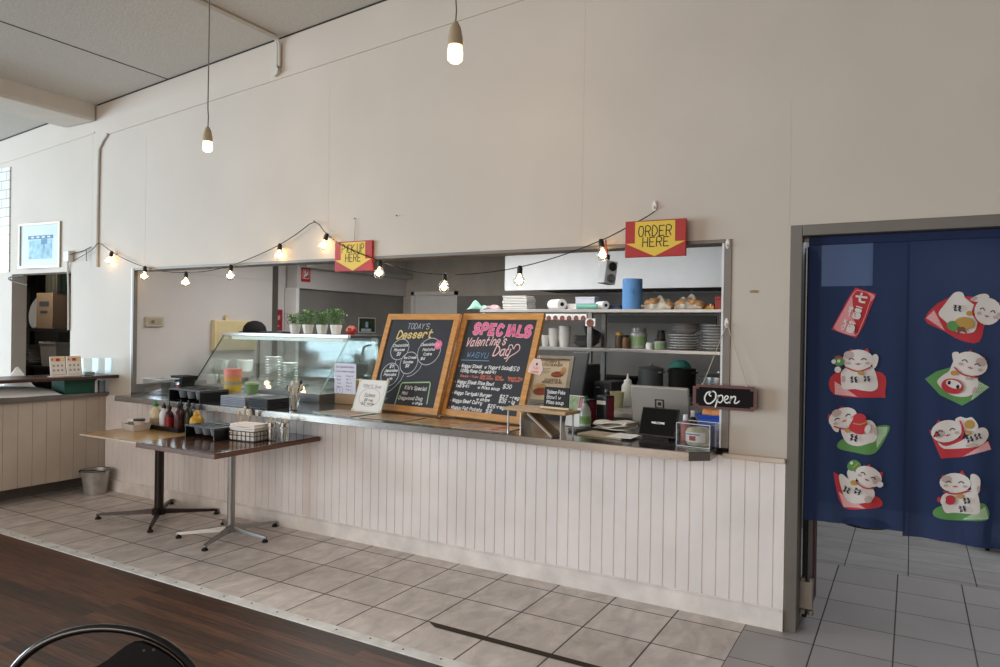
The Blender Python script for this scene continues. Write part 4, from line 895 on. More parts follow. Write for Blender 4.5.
def padf(sy):
    def f(u, v):
        a = -1+2*u; x = .222*a; c = x/.235
        q = max(0, min(1, (.42-a)/.48)); drop = .066*q*q*(3-2*q)
        ztop = .60+.23*(1-c*c)**.4-.011-drop
        z_ = .48+(ztop-.48)*v; bul = .020*(1-abs(a)**3)*math.sin(PI*min(1, .10+.80*v))
        return Vector((x, -.012-.07*(1-a*a)*(1-v)-.35*drop+sy*bul, z_))
    return f
b = B(); b.grid(padf(1), 24, 12); b.grid(padf(-1), 24, 12)
bmesh.ops.remove_doubles(b.bm, verts=b.bm.verts, dist=.003); b.build('backrest', M_fab, t, True)
b = B(); b.loft([[Vector((.22*k*(abs(math.cos(a))**.6)*(1 if math.cos(a) > 0 else -1), -.26+.21*k*(abs(math.sin(a))**.6)*(1 if math.sin(a) > 0 else -1), z_)) for a in [2*PI*i/28 for i in range(28)]] for z_, k in ((.43, .94), (.445, 1), (.475, 1), (.49, .93))]); b.build('seat', M_fab, t, True)
for sx in (-1, 1):
    b = B(); b.tube([(sx*.235, -.02, .40), (sx*.235, .0, .30), (sx*.245, .06, .0)], .012, 10); b.build('leg', M_black, t, True)
    b = B(); b.tube([(sx*.22, -.40, .435), (sx*.235, -.45, .30), (sx*.24, -.47, .0)], .012, 10); b.build('leg', M_black, t, True)
    b = B(); b.tube([(sx*.235, -.02, .40), (sx*.225, -.2, .425), (sx*.22, -.40, .435)], .011, 10); b.build('seat_rail', M_black, t, True)

# ================================================================== SIGNS, LAMPS, CABLES ON THE FRONT WALL
M_sred = mat('sign_red', 'b32d28', .55, n=.05); M_syel = mat('sign_yellow', 'e6c244', .55, n=.03)
def arrow_sign(label, tl, br, y, text, rz, nail=None):
    a = PY(*tl, y); c = PY(*br, y); w_ = c.x-a.x; h = a.z-c.z
    t = thing('arrow_sign', label, 'sign', (a.x, y, c.z), rz, 'red and yellow arrow signs', )
    b = B(); b.box((0, -.010, 0), (w_, .010, h), bev=.002); b.build('board', M_sred, t)
    b = B(); x = lambda u: u*w_
    z_ = lambda v: (1-v)*h
    b.prism([(x(.17), z_(.03)), (x(.83), z_(.03)), (x(.83), z_(.60)), (x(.995), z_(.60)), (x(.5), z_(.99)), (x(.015), z_(.62)), (x(.17), z_(.62))], -.0118, -.0102); b.build('arrow', M_syel, t)
    b = B().use(M_blackm)
    for s_, u0, u1, v, hh in text: write(b, s_, x(u0), z_(v), hh*h, .0055, -.0124, .03, 1.05, smooth=2, wmax=(u1-u0)*w_)
    b.build('lettering', None, t)
    if nail:
        q = PY(*nail, -.012)-Vector((a.x, y, c.z)); b = B(); b.tube([(w_*.5, .0, h), (q.x, q.y, q.z)], .0022, 6); b.build('cord', mat('jute_string', 'c4b49c', .8), t)
    return t
arrow_sign('red and yellow ORDER HERE arrow sign above the right of the opening', (626, 222), (685.5, 255.5), -.068, (('ORDER', .23, .80, .43, .27), ('HERE', .30, .76, .72, .25)), R(1.5))
arrow_sign('red and yellow PICK UP HERE arrow sign above the middle of the opening', (336, 242.5), (372.5, 270.5), -.014, (('PICK UP', .20, .82, .38, .27), ('HERE', .30, .74, .68, .25)), R(0), (355.5, 219.5))
M_shook = mat('white_hook', 'e6ddd4', .35, n=0)
def hook(label, px, py, s_=1.0):
    p = PY(px, py, -.002); t = thing('adhesive_hook', label, 'hook', p, 0, 'white adhesive hooks')
    b = B(); b.loft([[Vector((.013*s_*k*math.cos(a), y, .030*s_*k*math.sin(a))) for a in [2*PI*i/20 for i in range(20)]] for y, k in ((.0, 1), (-.006, 1), (-.009, .8))]); b.build('pad', M_shook, t, True)
    b = B(); b.tube([(0, -.009, -.008*s_), (0, -.022, -.018*s_), (0, -.026, -.008*s_), (0, -.024, .0)], .004, 8); b.build('hook', M_shook, t, True)
hook('white adhesive hook above the ORDER HERE sign', 655, 206)
hook('white adhesive hook at the top right corner of the opening', 728, 244, .9)
hook('white adhesive hook from which the Open sign hangs', 727, 323, .9)
# string of festoon bulbs
pts = [(75, 260), (92, 250), (99, 243), (112, 252), (128, 260.5), (145, 267), (165, 271.5), (186, 272.5), (208, 271), (231, 265.5), (256, 256), (280, 244.5), (298, 233), (315, 222), (327, 234.5), (346, 247.5), (380, 261), (412, 271), (445, 274.5), (482, 273), (520, 267), (560, 256), (601, 240.5), (626, 228), (648, 216), (655, 211)]
t = thing('festoon_lights', 'black string of round warm bulbs draped above the serving opening', 'string lights', (0, 0, 0))
W3 = [PY(x, y, -.035) for x, y in pts]
b = B(); b.tube(catmull(W3, 3), .0032, 6); b.build('cable', M_black, t)
M_fil = mat('warm_filament', 'ffd9a0', .5, n=0, emit=22); M_bulb = glass('bulb_glass', (1, .97, .9), .22)
for k, (px, py, tilt) in enumerate(((112, 252, .55), (145, 267, .12), (186, 272.5, .08), (231, 265.5, .1), (280, 244.5, .12), (327, 234.5, .45), (380, 261, .1), (445, 274.5, .1), (520, 267, .05), (601, 240.5, -.15))):
    p = PY(px, py, -.035); q = Matrix.Rotation(tilt, 3, 'Y')
    b = B(); b.lathe([(0, -.040), (.017, -.040), (.017, -.010), (.011, .008), (0, .010)], p, 14, rot=q); so = b.build('socket', M_black, t, True)
    b = B(); b.lathe([(0, -.122), (.020, -.116), (.034, -.098), (.036, -.081), (.028, -.059), (.015, -.0405), (0, -.0405)], p, 16, rot=q); b.build('globe', M_bulb, so, True)
    b = B(); b.lathe([(0, -.106), (.015, -.099), (.018, -.080), (.011, -.060), (0, -.054)], p, 10, rot=q); b.build('filament', M_fil, so, True)
    l = D.lights.new('festoon_glow', 'POINT'); l.energy = .30; l.color = (1, .68, .34); l.shadow_soft_size = .02
    lo = D.objects.new('festoon_glow', l); COL.objects.link(lo); lo.location = p+q @ Vector((0, 0, -.075))+Vector((0, -.045, 0))
# pendant bulbs
def pendant(label, px, py_s, py_e, y, top):
    a = PY(px, py_s, y); e = PY(px, py_e, y); h = (a.z-e.z)
    t = thing('pendant_bulb', label, 'lamp', (e.x, y, e.z), 0, 'bare pendant bulbs')
    zc = ceilz(e.x)-.012-e.z
    b = B(); b.tube([(0, 0, h), (.004, 0, h+.06), (-.002, 0, h+.12), (0, 0, zc)], .004, 8); b.build('cord', mat('grey_flex', '7a756e', .6), t)
    b = B(); b.lathe([(0, h*.42), (h*.185, h*.42), (h*.185, h*.60), (h*.13, h*.86), (h*.06, h), (0, h)], seg=18); b.build('lamp_holder', mat('beige_holder', 'b3a184', .45, n=.04), t, True)
    b = B(); b.lathe([(0, 0), (h*.12, h*.015), (h*.185, h*.08), (h*.19, h*.25), (h*.17, h*.415), (0, h*.415)], seg=20); b.build('bulb', mat('lit_bulb', 'ffd9a2', .4, n=0, emit=3.2), t, True)
    b = B(); b.lathe([(0, zc-.02), (.035, zc-.02), (.04, zc), (0, zc)], seg=18); b.build('ceiling_rose', M_white, t, True)
    l = D.lights.new('pendant_glow', 'POINT'); l.energy = 3.2; l.color = (1, .74, .45); l.shadow_soft_size = .04
    lo = D.objects.new('pendant_glow', l); COL.objects.link(lo); lo.location = (e.x, y-.0, e.z-.05)
pendant('bare glowing bulb on a long cord, left of the two pendants', 207.5, 127, 152, -.90, 0)
pendant('bare glowing bulb on a short visible cord, nearer of the two pendants', 455, 22, 63, -.90, 0)
# conduits
M_cond = mat('grey_conduit', 'cac4b9', .5, n=.03)
t = thing('ceiling_conduit', 'painted conduit along the ceiling that turns down the wall to a round cap', 'conduit', (-3.535, -.02, 3.497))
zc = ceilz(-3.53)-3.497-.014
b = B()
for dx in (-.012, .012): b.tube([(dx, -6.0, zc), (dx, -.06, zc), (dx, -.02, zc-.012), (dx, -.0, zc-.06), (dx, .0, .03)], .011, 8)
b.build('pipe', M_cond, t, True)
b = B(); b.lathe([(0, -.0195), (.042, -.0195), (.042, .018), (.034, .026), (0, .028)], (-.028, 0, -.0), 18, axis='Y'); b.build('round_cap', M_cond, t, True)
t = thing('wall_conduit', 'grey conduit running down the wall from the beam to the picture ledge', 'conduit', PY(97, 267, -.012))
o_ = PY(97, 267, -.012)
b = B(); b.tube([PY(x, y, -.012)-o_ for x, y in ((107.5, 134), (103, 141), (99.3, 149), (98.8, 158), (97.6, 210), (97, 267))], .012, 8); b.build('pipe', mat('conduit_grey', 'c9c6c0', .5), t, True)
t = thing('junction_box', 'small white junction box with cable beside the framed picture', 'junction box', PY(71, 257, -.001))
o_ = PY(71, 257, -.001)
b = B(); b.box((-.045, -.05, -.05), (.045, 0, .055), bev=.006); b.build('box', mat('box_white', 'd9d8d3', .5), t)
b = B(); b.tube([Vector((-.02, -.02, -.0505)), Vector((-.03, -.012, -.12)), PY(68.5, 290, -.012)-o_, PY(68.5, 330, -.012)-o_], .009, 8); b.build('cable', M_cond, t)
b = B(); b.tube([Vector((.0455, -.03, .02)), PY(84, 250.5, -.02)-o_, PY(91, 247, -.02)-o_], .004, 6); b.tube([PY(86.5, 250, -.02)-o_, PY(86.5, 259, -.02)-o_], .003, 6); b.lathe([(0, -.008), (.008, 0), (0, .008)], PY(86.5, 260, -.02)-o_, 8); b.build('plug_lead', M_black, t)
# framed picture
a, c = PY(24, 223.5, -.02), PY(60, 266, -.02)
t = thing('framed_picture', 'framed blue and white print hanging tilted above the storage opening', 'picture', (a.x, -.05, c.z-.01), R(5), rx=0)
pw, ph = c.x-a.x-.02, a.z-c.z-.005
b = B(); g = .022
for q in ([(0, 0), (g, g), (g, ph-g), (0, ph)], [(pw, 0), (pw, ph), (pw-g, ph-g), (pw-g, g)], [(0, 0), (pw, 0), (pw-g, g), (g, g)], [(0, ph), (g, ph-g), (pw-g, ph-g), (pw, ph)]): b.prism(q, -.025, .018)
b.build('frame', mat('champagne_frame', 'b9ab97', .4, .3, n=.04), t)
b = B(); b.box((g-.002, -.012, g-.002), (pw-g+.002, .012, ph-g+.002)); b.build('mat_board', mat('picture_white', 'c6d2d3', .5, n=.03), t)
b = B().use(mat('pale_blue_print', '86b3c8', .5, n=.3, ns=14)); b.box((pw*.24, -.0135, ph*.2), (pw*.80, -.0125, ph*.62))
mbp = mat('deep_blue_print', '2f6f93', .5, n=.2, ns=20); b.use(mbp); b.box((pw*.22, -.0142, ph*.64), (pw*.82, -.0125, ph*.72)); b.box((pw*.54, -.0142, ph*.52), (pw*.68, -.0125, ph*.635)); b.box((pw*.60, -.0142, ph*.40), (pw*.62, -.0125, ph*.519))
b.use(mat('picture_white', 'dfe9ea'))
for k in range(4): b.box((pw*(.30+.13*k), -.0148, ph*.665), (pw*(.37+.13*k), -.0143, ph*.70))
b.build('print', None, t)
# Open sign
p = PY(724.5, 397.5, -.055)
t = thing('open_sign', 'dark wooden Open sign hanging on strings by the right end of the opening', 'sign', (p.x, -.055, p.z), R(0))
def notched(w_, h, n): return [(-w_+n, -h), (w_-n, -h), (w_-n, -h+n*.6), (w_, -h+n*.6), (w_, h-n*.6), (w_-n, h-n*.6), (w_-n, h), (-w_+n, h), (-w_+n, h-n*.6), (-w_, h-n*.6), (-w_, -h+n*.6), (-w_+n, -h+n*.6)]
b = B(); b.prism(notched(.166, .064, .018), -.008, .010); b.build('border', mat('mahogany_border', '5b2d26', .4, n=.12, ns=12, stretch=(1, 8, 8)), t)
b = B(); b.prism(notched(.148, .050, .016), -.0105, -.0082); b.build('panel', mat('dark_panel', '150d0f', .6, n=.1, spec=.15), t)
b = B().use(mat('sign_white', 'efece6', .6, n=0)); yy = -.0112; s0 = .039
def scr(pts, w_=.0052): ribbon(b, catmull([(x*s0, z_*s0) for x, z_ in pts], 6), w_, yy)
scr([(-1.6, .75), (-2.25, .55), (-2.6, -.2), (-2.35, -.85), (-1.75, -.85), (-1.15, -.2), (-1.15, .55), (-1.6, .78), (-2.0, .35), (-1.75, .1)], .0075)
scr([(-.75, .25), (-.95, -.6), (-1.15, -1.35)], .0075); scr([(-.9, -.2), (-.55, .25), (-.2, .2), (-.2, -.35), (-.5, -.7), (-.85, -.55)], .0065)
scr([(-.1, -.35), (.35, -.2), (.55, .1), (.35, .28), (.08, .0), (.1, -.5), (.4, -.7), (.8, -.45)], .0065)
scr([(.95, .22), (.85, -.25), (.75, -.68)], .0075); scr([(.82, -.3), (1.15, .15), (1.45, .22), (1.5, -.1), (1.38, -.55), (1.6, -.68), (2.0, -.35)], .0065)
b.build('lettering', None, t)
b = B(); hk = PY(727, 326, -.028)-Vector((p.x, -.055, p.z))
for s_ in (-1, 1): b.tube([hk+Vector((s_*.005, 0, 0)), Vector((s_*.115, 0, .064))], .0022, 6)
for s_ in (-1, 1): b.lathe([(0, 0), (.007, .002), (.006, .008), (0, .01)], (s_*.115, 0, .062), 8)
b.build('string', mat('jute_string', 'c4b49c', .8), t)
# hanging camera-like ornament
p = PY(607.5, 272, -.07)
t = thing('hanging_box', 'small silver box with two round lenses hanging from a red cord', 'ornament', p, R(56))
b = B(); b.box((-.040, -.036, -.070), (.040, .036, .062), bev=.006, seg=3, rot=Matrix.Rotation(R(8), 3, 'Y')); b.build('body', mat('silver_body', 'c2c4c6', .35, .35, n=.05), t)
for k, z_ in enumerate((.028, -.040)):
    b = B(); b.lathe([(0, 0), (.024, 0), (.026, .007), (.021, .010), (.015, .005), (0, .003)], (.002+(.005 if k == 0 else -.005), -.0365, z_), 20, axis='Y', rot=Matrix.Rotation(PI, 3, 'X') @ Matrix.Identity(3)); b.build('lens', M_black if k == 0 else mat('grey_lens', '6d6f70', .35, .3), t, True)
b = B(); b.tube([(.0, 0, .07), (.0, 0, .10)], .012, 8); b.build('clip', M_black, t)
b = B(); b.tube([(.0, 0, .1005), (.004, .02, .135), (.008, .035, .19)], .004, 6); b.build('cord', mat('red_cord', 'a8392f', .7), t)

# ================================================================== DOORWAY CURTAIN WITH PRINTED CATS
CYY = .055
def fold(x, z):
    k = max(0, min(1, (2.03-z)/1.4))
    return CYY + .010*k*math.sin(x*17+.6) + .006*k*math.sin(x*41+z*1.7) + .012*k*math.sin((x-.70)*7+1.2)
M_cur = D.materials.new('indigo_cloth'); M_cur.use_nodes = True
nt = M_cur.node_tree; bs = nt.nodes['Principled BSDF']; bs.inputs['Base Color'].default_value = (*lin('2a3757'), 1); bs.inputs['Roughness'].default_value = .9; bs.inputs['Specular IOR Level'].default_value = .15
tr = nt.nodes.new('ShaderNodeBsdfTransparent'); tr.inputs[0].default_value = (.55, .68, 1, 1); mx = nt.nodes.new('ShaderNodeMixShader'); mx.inputs[0].default_value = .10
tl_ = nt.nodes.new('ShaderNodeBsdfTranslucent'); tl_.inputs[0].default_value = (*lin('2c3c62'), 1); mx2 = nt.nodes.new('ShaderNodeMixShader'); mx2.inputs[0].default_value = .15
ou = nt.nodes['Material Output']; nt.links.new(bs.outputs[0], mx2.inputs[1]); nt.links.new(tl_.outputs[0], mx2.inputs[2]); nt.links.new(mx2.outputs[0], mx.inputs[1]); nt.links.new(tr.outputs[0], mx.inputs[2]); nt.links.new(mx.outputs[0], ou.inputs[0])
t = thing('door_curtain', 'dark blue split curtain printed with white lucky cats hanging in the doorway', 'curtain', (0, 0, 0))
panels = []
for x0, x1, zb in ((.262, .716, .575), (.704, 1.17, .555)):
    off = 0 if x0 < .5 else -.006
    b = B(); b.grid(lambda u, v: Vector((x0+(x1-x0)*u, fold(x0+(x1-x0)*u, 2.005-(2.005-zb)*v)+off, 2.005-(2.005-zb)*v)), 60, 60)
    panels.append(b.build('panel', M_cur, t, True))
b = B(); b.box((.262, CYY-.012, 1.985), (1.17, CYY+.012, 2.028), bev=.006); b.build('header_band', mat('indigo_hem', '1d2a4c', .9), t)
t = thing('curtain_rod', 'pale wooden rod carrying the blue curtain across the doorway', 'rod', (0, 0, 0))
b = B(); b.cyl((.238, CYY, 2.014), (1.312, CYY, 2.014), .007, seg=12); b.build('rod', mat('rod_wood', 'bfae98', .5), t, True)
b = B(); b.cyl((.2395, CYY, 2.014), (.262, CYY, 2.014), .010, seg=14); b.build('end_cap', mat('rod_cap', 'a99d90', .5), t, True)
M_pw = mat('print_white', 'd3cac3', .9, n=0); M_pr = mat('print_red', 'b5343a', .9, n=0); M_pg = mat('print_green', '5a8a4c', .9, n=0); M_pk = mat('print_black', '1b1b1d', .9, n=0)
M_pt = mat('print_taupe', 'b5a19a', .9, n=0); M_pgo = mat('print_gold', 'b08a45', .9, n=0); M_pp = mat('print_pink', 'd98f91', .9, n=0); M_pgl = mat('print_pale_green', 'b9cdb0', .9, n=0)
class Print:
    """shapes given as photo points, laid on the curtain cloth"""
    def __init__(s, panel, right): s.b = B(); s.par = panel; s.off = -.006 if right else 0; s.n = 0
    def shape(s, pts, m, smooth=True, n=4):
        s.b.use(m); s.n += 1
        if smooth: pts = catmull(pts, n, True)
        q = [PY(p[0], p[1], CYY) for p in pts]; bm = s.b.bm; n0 = set(bm.faces)
        f = bm.faces.new([bm.verts.new((v.x, 0, v.z)) for v in q])
        fs = bmesh.ops.triangulate(bm, faces=[f])['faces']
        for _ in range(4):
            es = [e for e in {e for f in bm.faces if f not in n0 for e in f.edges} if e.calc_length() > .022]
            if not es: break
            bmesh.ops.subdivide_edges(bm, edges=es, cuts=1)
            bmesh.ops.triangulate(bm, faces=[f for f in bm.faces if f not in n0 and len(f.verts) > 3])
        for f in bm.faces:
            if f in n0: continue
            f.material_index = s.b.mi+1
            for v in f.verts: v.co.y = fold(v.co.x, v.co.z)+s.off-.0016-.0007*s.n
        return s
    def oval(s, cx, cy, rx, ry, rot=0, m=None, n=20): return s.shape(ell(cx, cy, rx, ry, rot, n), m, False)
    def line(s, pts, wd, m):
        pts = catmull(pts, 4); L = []; Rr = []
        for i, p in enumerate(pts):
            tt = (pts[min(i+1, len(pts)-1)]-pts[max(i-1, 0)]).normalized(); nn = Vector((-tt.y, tt.x))*wd/2; L.append(p+nn); Rr.append(p-nn)
        return s.shape([(v.x, v.y) for v in L+Rr[::-1]], m, False)
    def face(s, cx, cy, rx, ry, rot, patch=None):
        c, sn = math.cos(rot), math.sin(rot)
        P_ = lambda u, v: (cx+u*rx*c-v*ry*sn, cy+u*rx*sn+v*ry*c)
        s.oval(cx, cy, rx, ry, rot, M_pw)
        if patch: s.oval(*P_(*patch), rx*.34, ry*.38, rot, M_pt)
        for u in (-.42, .38): s.line([P_(u-.18, .0), P_(u, -.16), P_(u+.18, .0)], .9, M_pk)
        s.line([P_(-.16, .33), P_(-.02, .42), P_(.0, .28), P_(.04, .42), P_(.16, .33)], .7, M_pr)
        for u in (-.62, .60): s.oval(*P_(u, .30), rx*.13, ry*.13, rot, M_pt)
        return s
    def kana(s, cx, cy, k=1.0, rot=0):
        rnd = random.Random(int(cx*7+cy)); c, sn = math.cos(rot), math.sin(rot)
        for (u, v) in ((-1.6, -1.0), (1.6, -.8), (-1.4, 1.6), (1.8, 1.5)):
            for j in range(3):
                a = rnd.uniform(-.8, .8)+(PI/2 if j == 1 else 0); L = 1.55*k; x = cx+(u*c-v*sn)*k*1.3+rnd.uniform(-.4, .4); y = cy+(u*sn+v*c)*k*1.3+(j-1)*.8*k
                s.line([(x-L*math.cos(a), y-L*math.sin(a)), (x+L*math.cos(a), y+L*math.sin(a))], 1.05*k, M_pk)
        return s
    def hatch(s, pts, m1, m2, smooth=False):
        s.shape(pts, m1, smooth)
        (x0, y0), (x1, y1) = (min(p[0] for p in pts), min(p[1] for p in pts)), (max(p[0] for p in pts), max(p[1] for p in pts))
        def inside(x, y):
            r = False
            for i in range(len(pts)):
                (ax, ay), (bx, by) = pts[i], pts[i-1]
                if (ay > y) != (by > y) and x < (bx-ax)*(y-ay)/(by-ay)+ax: r = not r
            return r
        y = y0+.8; k = 0
        s.n += 1
        while y < y1:
            x = x0+.6+(.9 if k % 2 else 0)
            while x < x1:
                if inside(x, y) and inside(x+.9, y) and inside(x, y+.8): s.n -= 1; s.shape([(x, y), (x+1.0, y), (x+1.0, y+.75), (x, y+.75)], m2, False)
                x += 1.8
            y += 1.35; k += 1
        return s
    def done(s, name, label=None):
        o = s.b.build(name, None, s.par)
        if label: o['label'] = label
        return o
L_, R_ = panels
# banner with three characters
P = Print(L_, False)
P.shape([(855.5, 287.5), (876.5, 294), (872, 301), (868, 314), (863, 327), (856, 338), (831.5, 329.5), (839, 321), (844, 308), (849, 297)], M_pr, False)
P.line([(857, 290), (874, 295.3), (869.5, 303), (866, 314), (861, 326), (855, 335.5), (834.5, 328.6), (841, 321), (846, 308), (851, 297), (857, 290)], .7, M_pp)
def stk(P, cx, cy, k, strokes, w_=1.35, sh=.33):
    k *= 1.12; w_ *= 1.15
    for st in strokes: P.line([(cx+(x-y*sh)*k, cy+y*k+x*k*.28) for x, y in st], w_, M_pw)
stk(P, 861.3, 297.5, 1.0, (((-5, .2), (5, -1.2)), ((-.6, -4), (-.8, 2.6), (1, 3.6), (4.6, 3.2))), 1.7)
stk(P, 854.5, 311.5, 1.12, (((-3.2, -4.2), (-2.6, -3.4)), ((-4.8, -2.2), (-1.6, -2.2), (-4.6, 1.4)), ((-3, -.6), (-3, 4.4)), ((0, -4.2), (5, -4.2)), ((.6, -2.5), (4.4, -2.5), (4.4, -.6), (.6, -.6), (.6, -2.5)), ((.2, .9), (4.8, .9), (4.8, 4.4), (.2, 4.4), (.2, .9)), ((.2, 2.7), (4.8, 2.7)), ((2.5, .9), (2.5, 4.4))), 1.0)
stk(P, 848.5, 325.5, 1.12, (((-1.8, -4), (-4.6, -1.5)), ((-4.4, -4), (-2.4, -1.5), (-2.2, 2), (-3.4, 4.2), (-4.4, 3.6)), ((-2.4, 0), (-4.8, 2.4)), ((-.4, -2.8), (5, -2.8)), ((1.2, -4.2), (1.2, -1.6)), ((3.4, -4.2), (3.4, -1.6)), ((.2, -.4), (4.6, -.4), (4.6, 4.2), (.2, 4.2), (.2, -.4)), ((.2, 1.9), (4.6, 1.9)), ((2.4, -.4), (2.4, 4.2))), 1.0)
P.done('printed_banner', 'red banner print with three white characters')
# left column
P = Print(L_, False)
P.shape([(835, 373), (882, 372.5), (884.5, 395), (881, 397.5), (834.5, 394.5)], M_pr, True); P.hatch([(834.6, 381), (858, 397), (835, 394.3)], M_pp, M_pw)
P.shape([(842, 371), (851, 366), (869, 366), (875, 371), (878, 386), (873, 391), (863, 390.5), (855, 389), (843, 389), (841, 380)], M_pw); P.oval(843.5, 379, 2, 3.5, 0, M_pt)
P.shape([(848, 352), (851, 348.5), (854, 351)], M_pr, False); P.shape([(864, 350.5), (867.5, 348), (870, 352.5)], M_pr, False)
P.shape([(872, 357), (876, 354), (878.5, 358), (876.5, 366), (873, 368)], M_pw); P.face(858, 360, 15.5, 10.5, 0, (-.58, -.48)); P.line([(845, 367), (858, 371.3), (871, 367)], 1.3, M_pr); P.oval(861, 373, 3, 2.2, 0, M_pgo)
P.oval(838, 369.5, 3.2, 3.2, 0, M_pw); P.oval(839, 361.5, 5.6, 4.2, .2, M_pg); P.oval(834, 361.5, 2.2, 2.2, 0, M_pw); P.oval(839, 361, 1.6, 1.6, 0, M_pw); P.line([(835, 357), (839, 356), (843, 358)], 1.2, M_pr)
P.kana(854, 379, .95); P.kana(867, 378, .9); P.done('printed_cat', 'cat holding a green fish on a red cushion')
P = Print(L_, False)
P.shape([(838, 448), (841, 440), (858, 436), (874, 427), (888, 425.5), (888.5, 432), (875, 453), (855, 452.5)], M_pg, True); P.hatch([(876, 427.5), (887.5, 427), (886.5, 434), (877, 448)], M_pgl, M_pg)
P.shape([(841, 428), (852, 423), (870, 420), (877, 429), (876, 440), (868, 443.5), (857, 446), (846, 442)], M_pw); P.shape([(831, 424), (834, 421), (839, 427), (838, 432), (834, 430)], M_pw)
P.shape([(828, 419), (829, 413.5), (833, 415)], M_pr, False); P.shape([(838, 409), (842, 406), (845, 409)], M_pr, False); P.face(843, 417.5, 14.5, 9.5, -.35, (-.3, -.68)); P.line([(834, 426), (846, 429), (856, 422)], 1.3, M_pr)
P.oval(847.5, 430.5, 2.4, 2.2, 0, M_pgo); P.shape([(853, 419), (854, 415), (860, 413), (866, 416), (866, 421), (869, 428), (862, 434), (853, 432), (849, 427)], M_pr); P.line([(853, 423), (860, 424), (866, 422)], 1.2, M_pgo)
P.oval(868, 428.5, 3, 4.5, .4, M_pw); P.oval(875.5, 431, 1.8, 4, -.2, M_pt); P.kana(854, 437, 1.0, .25); P.done('printed_cat', 'cat hugging a red lucky pouch on a green cushion')
P = Print(L_, False)
P.shape([(834, 475), (838, 474.5), (858, 490), (878, 497), (882, 506), (866, 508.5), (843, 507)], M_pr, True); P.hatch([(838.5, 491.5), (866, 508.3), (843.5, 507.3)], M_pp, M_pw)
P.shape([(839, 477), (842, 474), (850, 480), (864, 483), (874, 490), (873, 499), (862, 503), (850, 502.5), (843, 493)], M_pw); P.shape([(847, 473), (850, 468.5), (855, 472), (856, 480), (850, 481)], M_pw)
P.shape([(847, 467), (850, 461), (856, 460), (861, 464), (858, 469), (851, 471)], M_pg); P.oval(851.5, 463, 1.6, 1.6, 0, M_pw); P.line([(853, 468), (858, 463)], 1.3, M_pgo)
P.shape([(867, 465), (870, 463.5), (871, 467)], M_pr, False); P.shape([(879, 472), (883, 472), (882, 477)], M_pr, False); P.face(868.5, 476, 14, 9.8, .45, (.62, -.05)); P.line([(855, 481), (864, 487), (874, 488)], 1.3, M_pr); P.oval(853.5, 482.5, 3, 2.6, 0, M_pgo)
P.oval(880, 484, 3.4, 3, 0, M_pw); P.oval(868.5, 498.5, 4, 3.5, 0, M_pt); P.kana(847, 489, .9, .5); P.kana(858, 490, .9, .4); P.done('printed_cat', 'cat waving under a green frog on a red cushion')
# right column
P = Print(R_, True)
P.shape([(924.5, 319), (948, 298), (990, 300), (985, 320), (979, 342), (960, 340), (944, 331)], M_pr, True, 3); P.hatch([(926, 318), (934, 310), (945, 331)], M_pp, M_pw)
P.shape([(938.5, 314), (945, 304), (954, 293), (962, 292.5), (965, 298), (970, 302), (978, 310), (976, 328), (970, 333), (957, 332), (946, 322)], M_pw); P.shape([(970, 300), (978, 295), (986, 294), (989, 298), (980, 302)], M_pw)
P.oval(974, 299, 3.5, 2, -.4, M_pt); P.line([(975, 304), (972.5, 313), (978, 322)], 1.6, M_pr); P.shape([(998, 303), (1001, 302), (1001, 306)], M_pr, False)
P.face(987.5, 311.5, 13.5, 13.5, .25, None); P.oval(998, 316, 2.5, 3.5, .2, M_pt); P.oval(969, 313.5, 3.2, 2.4, 0, M_pgo)
P.oval(953.5, 326, 7, 5, .2, M_pg); P.shape([(955, 321), (964, 317), (973, 321), (973, 327), (964, 329)], M_pgo); P.shape([(957, 327), (964, 327), (967, 334), (961, 331), (957, 335)], mat('print_brown', '7a4a35', .9, n=0), False); P.kana(957, 308, 1.0, .1); P.done('printed_cat', 'largest cat holding gold coins on a red cushion')
P = Print(R_, True)
P.shape([(925, 379), (936, 371.5), (955, 366), (978, 380), (989.5, 387), (975, 398), (962, 405.5), (940, 395)], M_pg, False); P.hatch([(976.5, 380.5), (988.5, 387), (971, 400)], M_pgl, M_pg)
P.shape([(937, 382), (943, 375), (949, 371), (955, 360), (965, 372), (977, 378), (977, 389), (968, 396), (955, 396), (945, 391)], M_pw); P.shape([(952, 355), (954, 352), (958.5, 352.5), (959, 358), (955, 366)], M_pw)
P.shape([(967, 352.5), (970.5, 349.5), (973, 353)], M_pr, False); P.shape([(981, 357.5), (986, 356.5), (987.5, 364)], M_pk, False); P.shape([(980.5, 358), (984.5, 357), (985.5, 362)], M_pr, False); P.face(971, 363.5, 16.5, 11.5, .30, (.55, -.38)); P.line([(954, 367), (963, 374.5), (978, 377.5)], 1.4, M_pr)
P.oval(954, 373, 3.6, 2.5, .1, M_pgo); P.oval(968, 378, 3, 1.8, 0, M_pt); P.oval(952, 386, 11, 7.6, .2, M_pr); P.oval(953.5, 384, 8, 4, .3, M_pw)
for x, y in ((949, 382.5), (957.5, 386.5)): P.oval(x, y, 1.6, 2, .2, M_pk)
P.oval(974, 390, 2, 4, .4, M_pt); P.done('printed_cat', 'cat holding a red daruma doll on a green cushion')
P = Print(R_, True)
P.shape([(929, 430), (934, 441), (941, 458.5), (960, 457), (991, 449), (988.5, 441), (960, 438)], M_pr, False); P.hatch([(987.5, 441), (991, 449), (962, 456.5)], M_pp, M_pw)
P.shape([(938, 442), (946, 446), (962, 440), (978, 428), (986, 428.5), (988, 436), (980, 445), (962, 448), (944, 448.5)], M_pw); P.shape([(955, 420), (960, 416.5), (966, 418), (972, 417), (978, 426), (972, 433), (960, 428)], M_pw)
